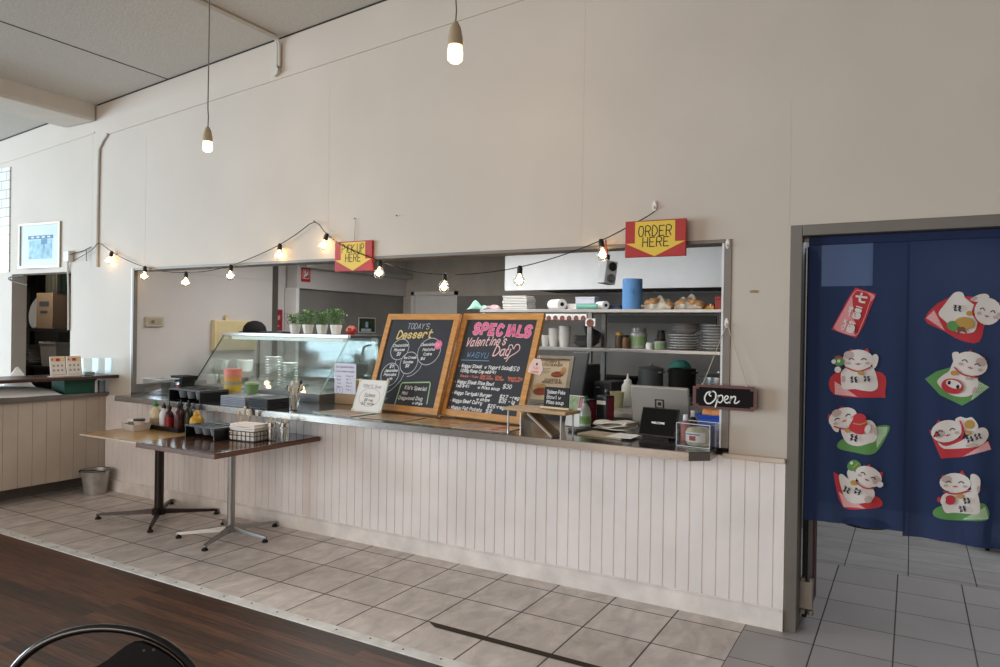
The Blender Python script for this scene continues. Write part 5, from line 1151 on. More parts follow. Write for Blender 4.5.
P.oval(969.5, 424, 5, 4.6, .2, M_pgo); P.shape([(936, 424), (938.5, 419), (941, 423)], M_pr, False); P.face(946.5, 431, 15.5, 11, -.2, (-.45, .1)); P.shape([(933, 437), (936, 430.5), (940, 435.5)], M_pk, False); P.shape([(934.5, 436.3), (936, 432), (938.6, 435.3)], M_pr, False)
P.line([(959.5, 420), (963.5, 430), (960, 439)], 1.6, M_pr); P.oval(967.5, 432, 2.8, 2.4, 0, M_pgo); P.oval(971, 444.5, 6, 2, -.1, M_pt); P.kana(969, 438, .9, -.3); P.kana(977, 435, .9, -.3); P.done('printed_cat', 'cat lying down with its head to the left on a red cushion')
P = Print(R_, True)
P.shape([(933, 515), (938, 507), (960, 503), (984, 503), (988, 518), (970, 520), (945, 519.5)], M_pg, True); P.hatch([(985, 506), (988, 518), (962, 519)], M_pgl, M_pg)
P.shape([(941, 499), (946, 493), (962, 490), (975, 490), (979, 500), (979.5, 510), (975, 513), (955, 512.5), (945, 512)], M_pw); P.shape([(970, 475), (976, 474), (980, 480), (978, 492), (972, 494)], M_pw); P.oval(978, 488, 1.6, 3.4, 0, M_pt)
P.shape([(941, 478), (942.5, 474.5), (946, 475.5)], M_pr, False); P.shape([(959, 473), (962, 470), (965, 474)], M_pr, False); P.face(955, 482.5, 15.5, 9.8, .02, (-.55, -.35)); P.line([(943, 491), (955, 493.5), (969, 489.5)], 1.4, M_pr)
P.oval(959.5, 495.5, 3.4, 2.4, 0, M_pgo); P.oval(950, 499.5, 5.2, 4.8, 0, M_pr); P.oval(939, 499, 2, 2.6, 0, M_pr); P.oval(943, 500, 2.6, 4, .2, M_pw); P.kana(966, 499, .9, -.2); P.kana(962, 507, .9, -.2); P.done('printed_cat', 'cat holding a red lantern on a green cushion')
# passage floor things half seen under the curtain
t = thing('floor_mat', 'round black mat lying on the passage floor behind the curtain', 'mat', tuple(PZ(866, 524, .0))[:2]+(.001,))
b = B(); b.lathe([(0, 0), (.17, 0), (.175, .006), (.165, .014), (0, .016)], seg=32); b.build('mat', M_blackm, t, True)
p = PZ(993, 549, 0)
t = thing('stool', 'black metal stool whose foot shows below the right edge of the curtain', 'stool', (p.x+.08, p.y+.05, .0005))
for k in range(4):
    a = PI/4+PI/2*k; b = B(); b.tube([(.17*math.cos(a), .17*math.sin(a), .0), (.12*math.cos(a), .12*math.sin(a), .44)], .014, 8); b.build('leg', M_black, t, True)
b = B(); b.lathe([(0, .4405), (.16, .4405), (.17, .455), (.165, .475), (0, .48)], seg=28); b.build('seat', M_blackm, t, True)

# ================================================================== KITCHEN
SY0, SY1 = 1.72, 2.12
t = thing('kitchen_shelf', 'stainless steel kitchen shelf unit with two long shelves', 'shelf', (0, 0, 0))
SX0, SX1 = -2.75, -.50
for z_ in (1.715, 1.385):
    b = B(); b.box((SX0, SY0, z_-.028), (SX1, SY1, z_), bev=.003); b.build('shelf_board', mat('shelf_steel', 'a5a29e', .35, .6, n=.06), t)
for x in (SX0+.03, -1.66, SX1-.03):
    b = B(); b.box((x-.02, SY0+.02, .0), (x+.02, SY0+.06, 1.686), bev=.004); b.build('post', M_steel, t)
    b = B(); b.box((x-.02, SY1-.06, .0), (x+.02, SY1-.02, 1.686), bev=.004); b.build('post', M_steel, t)
b = B(); b.box((-1.50, SY0+.03, 1.60), (SX1-.1, SY0+.06, 1.665)); b.build('front_strip', M_blackm, t)
SZ1, SZ2 = 1.7155, 1.3855
# picture strip on the edge of the upper shelf
t = thing('picture_strip', 'strip of small round food pictures along the upper shelf edge', 'picture strip', (0, SY0-.004, 0))
n_ = 17
for k in range(n_):
    x = SX0+.06+.0655*k
    b = B().use(M_paper); zz = 1.625 if k < n_-1 else 1.585; sc = 1.0 if k < n_-1 else 1.45
    b.box((x-.031*sc, -.003, zz-.030*sc+.03), (x+.031*sc, 0, zz+.05)); b.use(mat('dish_print', '7a4436', .6, n=.3, ns=50)); b.lathe([(0, 0), (.024*sc, 0), (.022*sc, .0015), (0, .0018)], (x, -.0033, zz+.012), 16, axis='Y', rot=Matrix.Rotation(PI, 3, 'X'))
    b.build('picture_card', None, t)
def pile(label, name, cat, x, y, z, r, n, dh, m, group=None, sq_=False):
    t = thing(name, label, cat, (x, y, z), 0, group)
    rnd = random.Random(int(abs(x)*1000))
    for k in range(n):
        b = B(); rr = r*(1+rnd.uniform(-.03, .03)); dx = rnd.uniform(-.008, .008)
        if sq_: b.box((-rr+dx, -rr*.7, dh*k), (rr+dx, rr*.7, dh*k+dh*.7), bev=dh*.2, seg=1)
        else: b.lathe([(0, 0), (rr*.6, 0), (rr, dh*.8), (rr, dh*.96), (rr*.6, dh*.35), (0, dh*.35)], (dx, 0, dh*k), 24)
        b.build('plate' if not sq_ else 'sheet', m, t, not sq_)
    return t
M_plate = mat('grey_white_plate', 'c9c7c4', .3, n=.02)
def onshelf(px, y, z): return PY(px, 330, y).x
pile('wide stack of white plates on the middle shelf behind the Open sign string', 'plate_stack', 'plates', onshelf(685, 1.9, 0), 1.9, SZ2, .128, 6, .021, M_plate, 'plate stacks on the kitchen shelf')
pile('tall stack of white plates at the right end of the middle shelf', 'plate_stack', 'plates', onshelf(716.5, 1.9, 0), 1.9, SZ2, .108, 9, .023, M_plate, 'plate stacks on the kitchen shelf')
t = thing('bowl_pile', 'grey bowls on top of the wide plate stack', 'bowls', (onshelf(686, 1.9, 0), 1.9, SZ2+.129), 0)
for k in range(3):
    b = B(); b.lathe([(0, 0), (.06, 0), (.115, .04), (.118, .045), (.11, .043), (0, .01)], (0, 0, .021*k), 24); b.build('bowl', mat('grey_bowl', '8b8784', .35, n=.04), t, True)
pile('stack of square white takeaway lids on the upper shelf left', 'lid_stack', 'lids', PY(519, 300, 1.9).x, 1.9, SZ1, .125, 9, .0145, mat('lid_white', 'd4d3d0', .45), None, True)
x = PY(556, 305, 1.88).x
t = thing('film_roll', 'big white roll of cling film lying on the upper shelf', 'roll', (x, 1.90, SZ1+.048), R(-38))
b = B(); b.lathe([(.018, -.10), (.047, -.10), (.047, .10), (.018, .10), (.018, -.10)], seg=26, axis='X'); b.build('roll', M_paper, t, True)
b = B(); b.lathe([(.010, -.104), (.0175, -.104), (.0175, .104), (.010, .104), (.010, -.104)], seg=18, axis='X'); b.build('core', M_black, t, True)
x = PY(602, 305, 1.86).x
t = thing('tape_roll', 'small white roll with dark core left of the blue paper roll', 'roll', (x, 1.86, SZ1+.037), R(-35))
b = B(); b.lathe([(.014, -.06), (.036, -.06), (.036, .06), (.014, .06), (.014, -.06)], seg=22, axis='X'); b.build('roll', M_paper, t, True)
b = B(); b.lathe([(.007, -.063), (.0138, -.063), (.0138, .063), (.007, .063), (.007, -.063)], seg=16, axis='X'); b.build('core', M_black, t, True)
def carton(label, px, y, w_, d_, h, z, m, rz=0, name='carton', cat='box', lidm=None, group=None):
    t = thing(name, label, cat, (PY(px, 320, y).x, y, z), R(rz), group)
    b = B(); b.box((-w_/2, -d_/2, 0), (w_/2, d_/2, h*.74), bev=.003); b.build('body', m, t)
    b = B(); b.box((-w_/2-.002, -d_/2-.002, h*.745), (w_/2+.002, d_/2+.002, h), bev=.003); b.build('lid', lidm or m, t)
    return t
M_lav = mat('lavender_box', 'c9c9d6', .5)
carton('white glove box, lower of two on the upper shelf', 580, 1.98, .20, .12, .055, SZ1, M_white, -5, 'glove_box', group='glove boxes'); carton('pale lilac glove box, upper of two on the upper shelf', 587, 1.98, .18, .12, .060, SZ1+.056, M_lav, 3, 'glove_box', group='glove boxes')
carton('dark blue flat box between the tape roll and blue paper roll', 614, 1.96, .13, .1, .042, SZ1, mat('navy_box', '2a3350', .5), 8)
carton('small yellow box right of the bread bags', 709, 1.92, .085, .07, .042, SZ1, mat('yellow_box', 'd9b13f', .5), 4, lidm=mat('yellow_lid', 'c23b2e', .5)); carton('red box at the right end of the upper shelf', 719.5, 1.90, .06, .06, .105, SZ1, mat('red_box', '9c2f2b', .5), 0)
t = thing('teal_roll', 'teal plastic roll in front of the glove boxes', 'roll', (PY(586.5, 308, 1.77).x, 1.775, SZ1+.026), R(12))
b = B(); b.lathe([(0, -.09), (.025, -.09), (.025, .09), (0, .09)], seg=18, axis='X'); b.build('roll', mat('teal_plastic', '7fbfae', .4), t, True)
def cloth(label, px, y, z, m, w_, h, seed, name='cloth', cat='cloth'):
    rnd = random.Random(seed); t = thing(name, label, cat, (PY(px, 310, y).x, y, z), rnd.random())
    ph = [rnd.uniform(0, 6) for _ in range(4)]
    b = B(); b.grid(lambda u, v: Vector((w_*(u-.5)+.01*math.sin(9*v+ph[0]), w_*.6*(v-.5)+.012*math.sin(8*u+ph[1]), .004+h*max(0, math.sin(PI*u))**.7*max(0, math.sin(PI*v))**.6*(.62+.38*math.sin(7*u+5*v+ph[2])))), 22, 16)
    b.build('folds', m, t, True, solid=.004); return t
cloth('crumpled mint green cloth at the left of the upper shelf', 478, 1.88, SZ1, mat('mint_cloth', '8fbfae', .7), .19, .095, 3); cloth('dusty pink cloth beside the mint cloth', 492, 1.80, SZ1, mat('pink_cloth', 'b99aa0', .8), .15, .05, 5)
p = PY(630.5, 309, 1.86)
t = thing('paper_towel_roll', 'tall blue paper towel roll standing on the upper shelf', 'paper roll', (p.x, 1.90, SZ1))
M_bp = mat('blue_paper', '5f8fc4', .8, n=.03, ns=20); b = B(); b.lathe([(.022, 0), (.082, 0), (.084, .01), (.084, .255), (.082, .262), (.022, .262), (.022, 0)], seg=36); b.build('roll', M_bp, t, True)
b = B(); b.lathe([(.018, .0), (.0215, .0), (.0215, .264), (.018, .264), (.018, .0)], seg=20); b.build('core', mat('card_core', '9c8a70', .8), t, True)
b = B(); b.box((.012, -.0855, .13), (.04, -.080, .175)); b.build('tail_flap', mat('blue_paper_dark', '4a78ad', .8), t)
M_bag = mat('bread_crust', 'b58a5e', .5, n=.35, ns=16); M_film = mat('plastic_film', 'e3d5c3', .25, n=.3, ns=12)
for k, (px, w_, h, lab) in enumerate(((660, .225, .115, 'clear bag of bread rolls, left of two beside the blue roll'), (690, .225, .125, 'clear bag of bread rolls, right of two on the upper shelf'))):
    t = thing('bread_bag', lab, 'bread', (PY(px, 309, 1.90).x, 1.90, SZ1+.002), 0, 'bread bags on the upper shelf'); rnd = random.Random(k+20)
    for j in range(5):
        cx_ = -w_*.36+w_*.18*j; b = B(); rr = .048+.01*rnd.random(); b.lathe([(0, -rr*.75), (rr*.8, -rr*.5), (rr*1.08, 0), (rr*.8, rr*.5), (0, rr*.72)], (cx_, rnd.uniform(-.02, .02), rr*.75+.02*math.sin(PI*j/4)), 14, rot=Matrix.Rotation(rnd.uniform(-.6, .6), 3, 'Y')); b.build('roll', M_bag, t, True)
    b = B(); ph = rnd.uniform(0, 5)
    b.grid(lambda u, v: Vector((w_*(u-.5), -.07+.14*v, .004+h*max(0, math.sin(PI*(.04+.92*u)))**.6*max(0, math.sin(PI*v))**.5*(.80+.20*math.sin(15*u+9*v+ph)))), 26, 14); b.build('film_bag', mat('bag_film', 'e9dccb', .3, n=.35, ns=14, alpha=.62), t, True)
    b = B(); b.lathe([(.002, -.03), (.018, .0), (.008, .03), (.02, .06)], (w_*.5*(1 if k else -1), 0, .03), 10, axis='X', rot=Matrix.Rotation(PI*(0 if k else 1), 3, 'Z')); b.build('twisted_end', M_film, t, True)
# middle shelf jars
def jar(label, px, y, r, h, m, capc, z=SZ2, lab=None, group='jars on the middle shelf', name='jar'):
    t = thing(name, label, 'jar', (PY(px, 340, y).x, y, z), 0, group)
    b = B(); b.lathe([(0, 0), (r*.95, 0), (r, .008), (r, h*.72), (r*.8, h*.82), (0, h*.82)], seg=20); b.build('body', m, t, True)
    b = B(); b.lathe([(0, h*.825), (r*.86, h*.825), (r*.86, h), (0, h)], seg=18); b.build('lid', capc, t, True)
    if lab: b = B(); b.lathe([(r*1.005, h*.15), (r*1.02, h*.15), (r*1.02, h*.6), (r*1.005, h*.6)], seg=20); b.build('label', lab, t, True)
    return t
M_jg = mat('jar_clear', 'a8aaa5', .15, n=.05); M_jgr = mat('jar_green', '7e9a6a', .3, n=.1, ns=30)
jar('narrow jar with yellow lid at the left of the middle shelf', 619, 1.90, .035, .135, mat('dark_spice', '55452f', .4, n=.2, ns=30), M_must); jar('small brown jar left of the glass container', 626, 1.84, .032, .115, mat('brown_spice', '6b4a2c', .4, n=.2, ns=30), M_blackm)
jar('large clear container with green band on the middle shelf', 638.5, 1.92, .072, .175, M_jg, mat('clear_grey_lid', '8e908c', .2), lab=M_jgr); jar('small white tub between two green-banded jars', 649.5, 1.86, .03, .055, M_white, M_white, name='small_tub')
jar('squat container with green band and dark lid', 660, 1.90, .055, .085, M_jg, M_blackm, lab=M_jgr); jar('dark-capped bottle standing behind the squat container', 661, 2.0, .036, .16, mat('smoked_jar', '4c4a46', .25), M_black)
# cup towers on the left of the middle shelf
M_pcup = mat('plastic_cup', 'd6d3cd', .3, n=.03)
for k, (px, n, h, r, lab) in enumerate(((545.5, 5, .10, .040, 'short tower of plastic cups, leftmost beside the specials board'), (553.5, 9, .165, .046, 'middle tower of plastic cups beside the specials board'), (564.5, 10, .185, .054, 'tallest tower of plastic cups beside the specials board'))):
    t = thing('cup_tower', lab, 'cups', (PY(px, 340, 1.86).x, 1.86, SZ2), 0, 'plastic cup towers')
    for j in range(n):
        z0_ = (h-.085)*j/(n-1); b = B(); b.lathe([(r*.72, z0_), (r*.97, z0_+.080), (r*1.03, z0_+.0805), (r*1.03, z0_+.084), (r*.96, z0_+.085), (r*.70, z0_)], seg=18); b.build('cup', M_pcup, t, True)
t = thing('sieve_stack', 'dark steel mixing bowls and a sieve right of the cup towers', 'bowls', (PY(586, 340, 1.92).x, 1.92, SZ2))
for k in range(3): b = B(); b.lathe([(0, 0), (.06, 0), (.125, .05), (.13, .055), (.122, .054), (0, .01)], (.01*k, 0, .026*k), 26); b.build('bowl', M_steeld, t, True)
b = B(); b.lathe([(.0, 0), (.05, .03), (.09, .085), (.085, .085), (0, .01)], (.03, 0, .075), 22, rot=Matrix.Rotation(R(25), 3, 'Y')); b.build('sieve', mat('sieve_dark', '3f4547', .5, .4), t, True)
# prep bench under the shelf, stoves and pots behind
t = thing('prep_bench', 'stainless prep bench under the kitchen shelf', 'bench', (0, 0, 0))
b = B(); b.box((-2.6, .80, .925), (-.35, 1.62, .965), bev=.004); b.build('worktop', mat('bench_steel', 'b5b1ac', .3, .7, n=.05), t)
b = B(); b.box((-2.5, .90, .30), (-.46, 1.54, .33)); b.build('undershelf', M_steeld, t)
for x in (-2.55, -.42):
    for y in (.86, 1.56): b = B(); b.cyl((x, y, 0), (x, y, .924), .02); b.build('leg', M_steel, t)
BZ = .9655
t = thing('gas_stove', 'dark gas stove range carrying the stock pots', 'stove', (-1.45, 2.95, 0))
b = B(); b.box((-1.3, -.35, 0), (1.05, .40, .90), bev=.01); b.build('body', M_steeld, t)
b = B(); b.box((-1.3, -.36, .70), (1.05, -.352, .88), bev=.002); b.build('control_panel', M_blackm, t)
for k in range(6): b = B(); b.lathe([(0, 0), (.024, 0), (.02, .03), (0, .032)], (-1.1+.4*k, -.361, .79), 14, axis='Y', rot=Matrix.Rotation(PI, 3, 'X')); b.build('knob', M_black, t)
b = B()
for k in range(8): b.box((-1.25+.29*k, -.30, .901), (-1.225+.29*k, .36, .965))
for k in range(3): b.box((-1.27, -.25+.25*k, .935), (1.02, -.23+.25*k, .964))
b.build('pan_grate', M_blackm, t)
def pot(label, px, y, r, h, m, lid=True, group='stock pots on the stove'):
    p = PY(px, 388, y); t = thing('stock_pot', label, 'pot', (p.x, y, .9655), R(-20), group)
    b = B(); b.lathe([(0, 0), (r*.97, 0), (r, .012), (r, h), (r*1.03, h+.006), (r*.97, h+.006), (r*.96, .01), (0, .008)], seg=32); b.build('body', m, t, True)
    for s_ in (-1, 1): b = B(); b.tube([(s_*r, -.035, h*.86), (s_*(r+.024), -.03, h*.88), (s_*(r+.024), .03, h*.88), (s_*r, .035, h*.86)], .007, 8); b.build('handle', m, t, True)
    if lid:
        b = B(); b.lathe([(0, h+.0065), (r*1.02, h+.0065), (r*.8, h+.022), (.02, h+.034), (.018, h+.05), (0, h+.052)], seg=28); b.build('lid', m, t, True)
    return t
M_alu = mat('pot_aluminium', 'a3a5a6', .4, .6, n=.06); pot('grey aluminium stock pot with lid on the stove', 650.5, 2.9, .122, .20, M_alu)
pot('dark stock pot topped with a teal cloth', 682, 2.9, .13, .21, mat('dark_pot', '4d4b49', .3, .6, n=.1), False); pot('wide bright steel pot partly behind the Open sign', 719, 2.62, .16, .17, mat('bright_pot', 'c2c4c6', .28, .7, n=.05))
p = PY(612, 388, 2.85); t = thing('roasting_pan', 'black roasting pan on the left of the stove', 'pan', (p.x, 2.85, .9655), R(-8))
b = B(); b.loft([[Vector((sx*w_, sy*d_, z)) for sx, sy in ((-1, -1), (1, -1), (1, 1), (-1, 1))] for w_, d_, z in ((.19, .13, 0), (.22, .16, .12), (.215, .155, .12), (.18, .12, .01))]); b.build('pan', M_blackm, t)
for s_ in (-1, 1): b = B(); b.tube([(s_*.218, -.04, .10), (s_*.245, -.04, .11), (s_*.245, .04, .11), (s_*.218, .04, .10)], .006, 8); b.build('handle', M_black, t, True)
p = PY(680, 366, 2.9); t = thing('teal_cloth', 'crumpled teal cloth on top of the dark stock pot', 'cloth', (p.x, 2.9, 1.183), .4)
b = B(); b.lathe([(.10, 0), (.105, .012), (.085, .05), (.05, .075), (0, .082)], seg=18)
rnd = random.Random(2)
for v in b.bm.verts: v.co += Vector((rnd.uniform(-.01, .01), rnd.uniform(-.01, .01), rnd.uniform(0, .012)))
b.build('cloth', mat('teal_fabric', '4f9a8d', .85), t, True, subd=1)
p = PY(627.5, 398, 1.25)
t = thing('squeeze_bottle', 'white squeeze bottle standing on the prep bench', 'bottle', (p.x, 1.25, BZ))
b = B(); b.lathe([(0, 0), (.044, 0), (.046, .01), (.046, .15), (.030, .175), (0, .176)], seg=20); b.build('bottle', mat('milky_plastic', 'd3d4cd', .35, n=.03), t, True)
b = B(); b.lathe([(0, .1765), (.03, .1765), (.028, .195), (.010, .205), (.005, .245), (0, .245)], seg=16); b.build('nozzle', M_white, t, True)
p = PY(617, 398, 1.12)
t = thing('yellow_tub', 'pale yellow tub left of the squeeze bottle', 'tub', (p.x, 1.12, BZ))
b = B(); b.lathe([(0, 0), (.045, 0), (.052, .11), (.055, .115), (.05, .115), (.04, .01), (0, .01)], seg=20); b.build('tub', mat('pale_yellow', 'b9b78f', .4), t, True)
for k, (px, w_, h, y, lab) in enumerate(((577, .28, .30, 1.40, 'dark toaster oven on the prep bench behind the framed menu'), (611, .16, .17, 1.45, 'small black appliance on the prep bench'))):
    t = thing('toaster_oven' if k == 0 else 'kitchen_appliance', lab, 'appliance', (PY(px, 390, y).x, y, BZ), R(-10))
    b = B(); b.box((-w_/2, -.13, .012), (w_/2, .13, h), bev=.012); b.build('body', mat('oven_dark', '3b3b3c', .4, .3, n=.05), t)
    b = B(); b.box((-w_/2+.02, -.134, .035), (w_/2-.07, -.1302, h-.03), bev=.001); b.build('door', M_black, t)
    b = B(); b.tube([(-w_/2+.04, -.15, h-.045), (w_/2-.09, -.15, h-.045)], .006, 8); b.build('handle', M_steel, t)
    for j in range(2): b = B(); b.lathe([(0, 0), (.014, 0), (.012, .018), (0, .02)], (w_/2-.035, -.131, h*.35+.08*j*h*3), 12, axis='Y', rot=Matrix.Rotation(PI, 3, 'X')); b.build('knob', M_steel, t)
    for j in range(4): b = B(); b.lathe([(0, 0), (.012, 0), (.012, .0115), (0, .0115)], (w_*.4*(1 if j % 2 else -1), .1*(1 if j > 1 else -1), 0), 10); b.build('foot', M_black, t)
t = thing('dark_display', 'dark grey till screen seen from behind, right of the specials board', 'screen', (PY(577.5, 400, 1.17).x, 1.17, .9655), R(-14))
b = B(); b.box((-.075, -.012, .03), (.075, .012, .40), bev=.008, rot=Matrix.Rotation(R(-14), 3, 'X')); b.build('housing', mat('till_grey', '4a4b4d', .45, n=.04), t)
b = B(); b.box((-.07, -.05, 0), (.07, .05, .012), bev=.004); b.box((-.02, -.015, .012), (.02, .015, .10), bev=.004); b.build('stand', M_black, t)
# fittings on the kitchen's left wall
def wallpad(name, label, cat, y0, y1, z0_, z1, th, m, x=KX):
    t = thing(name, label, cat, (x, (y0+y1)/2, (z0_+z1)/2)); w_, h = (y1-y0)/2, (z1-z0_)/2
    b = B(); b.box((.0005, -w_, -h), (th, w_, h), bev=min(.006, th*.3)); b.build('body', m, t); return t, w_, h
t, w_, h = wallpad('thermostat', 'small beige control box on the white kitchen side wall', 'thermostat', .115, .29, 1.507, 1.60, .03, mat('beige_plastic', 'b5ab98', .5))
b = B(); b.box((.0305, -w_*.8, -h*.55), (.034, w_*.7, h*.6), bev=.002); b.build('cover', mat('beige_cover', 'a59b88', .5), t); b = B(); b.lathe([(0, 0), (.016, 0), (.014, .008), (0, .009)], (.0345, -w_*.35, 0), 14, axis='X'); b.build('dial', mat('dial_grey', '6c675f', .5), t)
t, w_, h = wallpad('meter_box', 'cream meter box on the kitchen side wall behind the display case', 'box', .83, 1.36, 1.275, 1.585, .06, mat('cream_metal', 'd6c69c', .5, n=.03))
b = B(); b.box((.0605, -w_*.92, -h*.9), (.064, w_*.92, h*.9), bev=.002); b.build('door', mat('cream_door', 'cdbd92', .5), t); b = B(); b.lathe([(0, 0), (.012, 0), (.01, .012), (0, .014)], (.0645, w_*.75, 0), 12, axis='X'); b.build('latch', M_steel, t)
b = B(); b.tube([(.03, -.1, h+.0005), (.03, -.1, h+.05)], .02, 10); b.build('conduit_stub', mat('cream_metal', 'd6c69c'), t)
t, w_, h = wallpad('fire_sign', 'red fire blanket sign on the white wall above the display case', 'sign', 1.985, 2.125, 2.045, 2.225, .004, mat('fire_red', 'b3262b', .4), KX+.056)
b = B().use(M_white); b.box((.0042, -w_*.7, -h*.62), (.0048, w_*.7, h*.55)); b.use(mat('fire_red', 'b3262b')); b.box((.005, -w_*.62, -h*.55), (.0053, w_*.62, h*.48)); b.use(M_white)
for q in ((-.2, .25, .35, .2), (.0, -.1, .5, .25), (-.3, -.25, .3, .3), (.35, .1, .2, .3)): b.lathe([(0, 0), (1, 0), (0, .01)], (0, 0, 0), 3) if False else b.box((.0054, w_*(q[0]-q[2]*.5), h*(q[1]-q[3]*.7)), (.0058, w_*(q[0]+q[2]*.5), h*(q[1]+q[3]*.7)))
b.build('pictogram', None, t)
t, w_, h = wallpad('red_poster', 'dark red poster in the recess behind the potted plants', 'poster', 1.70, 1.89, 1.47, 1.71, .004, mat('poster_red', '8f2334', .5, n=.1, ns=14), -5.4995)
t.location = (-5.4995, 1.80, 1.60); b = B().use(mat('poster_pink', 'c98a8f', .5)); b.grid(lambda u, v: Vector((.0048, -w_*.6+w_*1.2*u, h*(.15+.4*v+.15*math.sin(6*u)))), 10, 2); b.box((.0044, -w_*.7, -h*.6), (.0049, w_*.5, -h*.5)); b.build('print', None, t)
t, w_, h = wallpad('waterfall_photo', 'small landscape photo of a waterfall on the steel wall behind the display case', 'photo', 3.03, 3.36, 1.465, 1.66, .004, M_paper)
b = B(); mv = mat('forest_print', '2f3f2c', .5, n=.5, ns=9); b.use(mv); b.box((.0042, -w_*.93, -h*.9), (.0046, w_*.93, h*.9)); b.use(mat('water_print', 'b5cdd9', .5, n=.2, ns=20)); b.box((.0047, -w_*.2, -h*.3), (.005, w_*.12, h*.45)); b.box((.0047, -w_*.7, -h*.85), (.005, w_*.5, -h*.45)); b.build('print', None, t)
t, w_, h = wallpad('paper_strip', 'narrow white paper strip hanging below the waterfall photo', 'paper', 3.30, 3.39, 1.19, 1.44, .004, M_paper)
b = B().use(M_ink)
for k in range(7): b.box((.0042, -w_*.6, -h*.8+h*.22*k), (.0045, w_*(.2+.3*(k % 2)), -h*.75+h*.22*k))
b.build('writing', None, t)

# ================================================================== HALF WALL ON THE LEFT AND STORAGE ROOM
t = thing('bar_shelf', 'narrow brown bar shelf on short posts above the half wall ledge', 'shelf', (-5.7, 0, .899))
b = B(); b.box((-.30, -2.55, .136), (.15, -.006, .165), bev=.004); b.build('board', mat('bar_wood', '4a3029', .3, n=.12, ns=4, stretch=(8, 1, 1)), t)
for y in (-.10, -1.35, -2.4): b = B(); b.box((-.16, y-.035, .0005), (-.09, y+.035, .1355), bev=.003); b.build('post', mat('post_brown', '4f443d', .6), t)
BSZ = .899+.1655
M_fl1 = mat('flyer_cream', 'e6dccd', .6); M_fl2 = mat('flyer_orange', 'e0c39a', .6); M_dot = mat('flyer_lilac', '9a8fa6', .7, n=0)
for k, (pa, pb, lab) in enumerate((((51, 358), (66, 375.5), 'left of two small cream flyers standing on the bar shelf'), ((67.5, 357.5), (82, 374.5), 'right of two small cream flyers standing on the bar shelf'))):
    a_, c_ = PX(pa[0], pa[1], -5.66), PX(pb[0], pb[1], -5.66); w_ = abs(c_.y-a_.y)
    t = thing('flyer_stand', lab, 'flyer', (-5.66, (a_.y+c_.y)/2, BSZ), R(90), 'flyer stands on the bar shelf')
    h = .175
    b = B(); b.box((-w_/2, -.003, .0), (w_/2, .003, h), rot=Matrix.Rotation(R(-8), 3, 'X'), piv=(0, 0, 0)); b.box((-w_/2, -.003, .0), (w_/2, .06, .003)); b.build('holder', M_fl1, t)
    b = B(); e = Matrix.Rotation(R(-8), 3, 'X'); o3 = (0, 0, 0)
    b.use(M_fl2); b.box((-w_*.46, -.0042, h*.74), (w_*.46, -.0034, h*.97), rot=e, piv=o3); b.use(M_sred)
    b.box((-w_*.12, -.0052, h*.76), (w_*.14, -.0044, h*.90), rot=e, piv=o3); b.box((-w_*.40, -.0052, h*.80), (-w_*.30, -.0044, h*.88), rot=e, piv=o3)
    b.use(M_dot)
    for i in range(3):
        for j in range(2): b.box((-w_*.34+w_*.27*i, -.0052, h*.26+h*.23*j), (-w_*.21+w_*.27*i, -.0044, h*.36+h*.23*j), rot=e, piv=o3)
    b.use(M_dot); b.box((-w_*.42, -.0052, h*.08), (w_*.42, -.0044, h*.10), rot=e, piv=o3); b.build('print', None, t)
t = thing('acrylic_holder', 'clear acrylic leaflet box at the end of the bar shelf', 'holder', (-5.68, -.15, BSZ), R(90))
b = B(); g_ = glass('holder_acrylic', (.95, .97, .97), .02, .2, .06)
for q in (((-.12, -.05, 0), (.12, -.047, .15)), ((-.12, .047, 0), (.12, .05, .15)), ((-.12, -.0469, 0), (-.117, .0469, .15)), ((.117, -.0469, 0), (.12, .0469, .15)), ((-.0015, -.0469, 0), (.0015, .0469, .15))): b.box(*q)
b.build('box', g_, t)
b = B(); b.box((-.115, -.046, .001), (-.03, .03, .03), bev=.004); b.build('contents', mat('leaflet_green', '8fa69a', .5, n=.2, ns=30), t)
LZ = .8995
t = thing('green_crate', 'dark green box on the ledge under the bar shelf', 'box', (-5.84, -.255, LZ), R(1))
b = B(); b.box((-.10, -.135, 0), (.10, .135, .118), bev=.004); b.build('body', mat('crate_green', '1f5a4a', .55, n=.06), t)
b = B(); b.box((-.104, -.139, .1185), (.104, .139, .131), bev=.003); b.build('lid', mat('crate_lid', '245f50', .55), t)
for k, (y, r, h, c, lab) in enumerate(((-.045, .034, .115, mat('blue_grey_tin', '7f8b95', .4), 'blue grey tin at the right end of the ledge'), (-.19+.0, .012, .11, M_white, 'slim white post-like bottle beside the green box'))):
    t = thing('ledge_tin', lab, 'tin', (-5.755, y if k == 0 else -.105, LZ), 0, 'small tins on the ledge')
    if k == 1: t.location.x = -5.735
    b = B(); b.lathe([(0, 0), (r, 0), (r, h*.9), (0, h*.9)], seg=18); b.build('body', c, t, True)
    b = B(); b.lathe([(0, h*.905), (r*.9, h*.905), (r*.9, h), (0, h)], seg=18); b.build('lid', M_white, t, True)
t = thing('white_sheet', 'white plastic sheet draped over the ledge at the far left', 'sheet', (0, 0, 0))
def shf(u, v):
    y = -1.62+1.20*u; x = -6.115+.412*v
    if v < .22: z_ = .03+.215*max(0, 1-abs(u-.86)/.13)*(1-v/.22)
    else: z_ = .118*(1-u)**.30*max(0, 1-((v-.22)/.78)**5)
    return Vector((x+.012*math.sin(19*u), y-.06*v*math.sin(3*u), LZ+.004+max(0, z_+.010*math.sin(13*u+6*v)*(1-u))))
b = B(); b.grid(shf, 60, 30); b.build('folds', mat('sheet_white', 'fbfaf8', .85, n=.02), t, True, solid=.004)
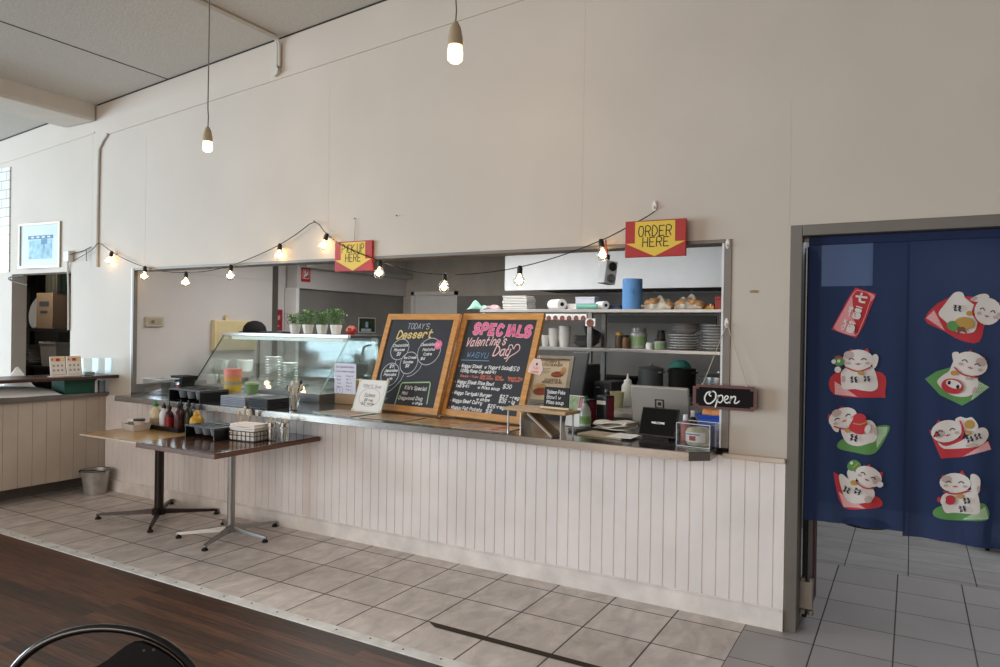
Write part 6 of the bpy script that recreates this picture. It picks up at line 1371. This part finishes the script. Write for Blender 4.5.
# storage racks behind the left opening
t = thing('storage_rack', 'dark storage rack seen through the left opening', 'rack', (0, 0, 0))
for z_ in (1.02, 1.46, 2.24):
    b = B(); b.box((-9.3, .62, z_-.03), (-6.2, 1.15, z_)); b.build('shelf_board', M_blackm, t)
for x in (-9.27, -6.25):
    for y in (.64, 1.13): b = B(); b.box((x-.02, y-.02, 0), (x+.02, y+.02, 2.3)); b.build('post', M_blackm, t)
def sx(px): return PY(px, 320, .8).x
t = thing('cardboard_box', 'brown cardboard box on the upper storage shelf', 'box', (sx(55.5), .84, 1.4605), R(2))
b = B(); b.box((-.165, -.17, 0), (.165, .17, .42), bev=.004); b.build('body', mat('card_brown', '8a7259', .8, n=.06), t)
b = B().use(M_inkd); b.box((-.10, -.1725, .26), (.09, -.1708, .32)); b.box((-.08, -.1725, .18), (.06, -.1708, .21)); b.build('print', None, t)
t = thing('plaid_box', 'dark green and brown plaid box on top of the cardboard box', 'box', (sx(58), .86, 1.8815), R(-2))
b = B(); b.box((-.13, -.14, 0), (.13, .14, .26), bev=.004); b.build('body', brick('plaid_print', '30413a', '4a4436', '20241f', .09, .09, .01, n=.2), t)
t = thing('serving_dish', 'round white serving dish standing on edge in the storage rack', 'dish', (sx(35), .78, 1.463), R(-5), rx=R(-8))
b = B(); b.lathe([(0, .03), (.11, .03), (.185, .0), (.19, .004), (.11, .042), (0, .042)], (0, 0, .19), 32, axis='Y'); b.build('dish', mat('dish_white', 'c9c6c0', .3), t, True)
pile('stack of white plates on the lower storage shelf', 'plate_stack', 'plates', sx(36.5), .82, 1.0205, .125, 11, .022, mat('store_plate', 'bdb9b2', .4), 'plates in the storage rack')
t = thing('cream_crate', 'cream plastic crate on the lower storage shelf', 'crate', (sx(59), .84, 1.0205), R(3))
b = B(); b.loft([[Vector((sx_*w_, sy_*d_, z_)) for sx_, sy_ in ((-1, -1), (1, -1), (1, 1), (-1, 1))] for w_, d_, z_ in ((.14, .15, 0), (.16, .17, .26), (.155, .165, .26), (.13, .14, .01))]); b.build('body', mat('crate_cream', 'a8a195', .6, n=.06), t)
b = B(); b.box((-.165, -.18, .2605), (.165, .18, .285), bev=.005); b.build('lid', mat('crate_cream_lid', 'b5afa4', .6), t)
t = thing('wire_hook', 'thin bent wire hook at the top left of the storage opening', 'hook', PY(27, 284, -.01))
o_ = PY(27, 284, -.01); b = B(); b.tube(catmull([PY(x, y, -.012)-o_ for x, y in ((27, 285), (12, 281), (8.5, 278.5), (12, 276.5), (24, 275.5))], 4), .006, 6); b.build('wire', M_steeld, t, True)
# small marks on the big wall: filler pads, nails
t = thing('paint_chip', 'small bare patch in the wall paint right of the opening', 'mark', PY(754, 291.5, -.001))
b = B(); b.prism([(-.022, -.006), (.018, -.008), (.024, .004), (.0, .008), (-.02, .005)], -.002, .0); b.build('chip', mat('chip_brown', '9c8567', .8), t)
for k, (px, py, lab) in enumerate(((397.5, 216, 'small dark nail in the wall above the PICK UP HERE sign, right'), (355.5, 219, 'small nail carrying the cord of the PICK UP HERE sign'), (315, 221.5, 'small nail at the left peak of the light string'))):
    t = thing('wall_nail', lab, 'nail', PY(px, py, -.001), 0, 'nails in the wall')
    b = B(); b.cyl((0, 0, 0), (0, -.012, .002), .0022, seg=8); b.build('shank', M_blackm, t)
    b = B(); b.cyl((0, -.0121, .002), (0, -.014, .002), .0045, seg=10); b.build('head', M_blackm, t)
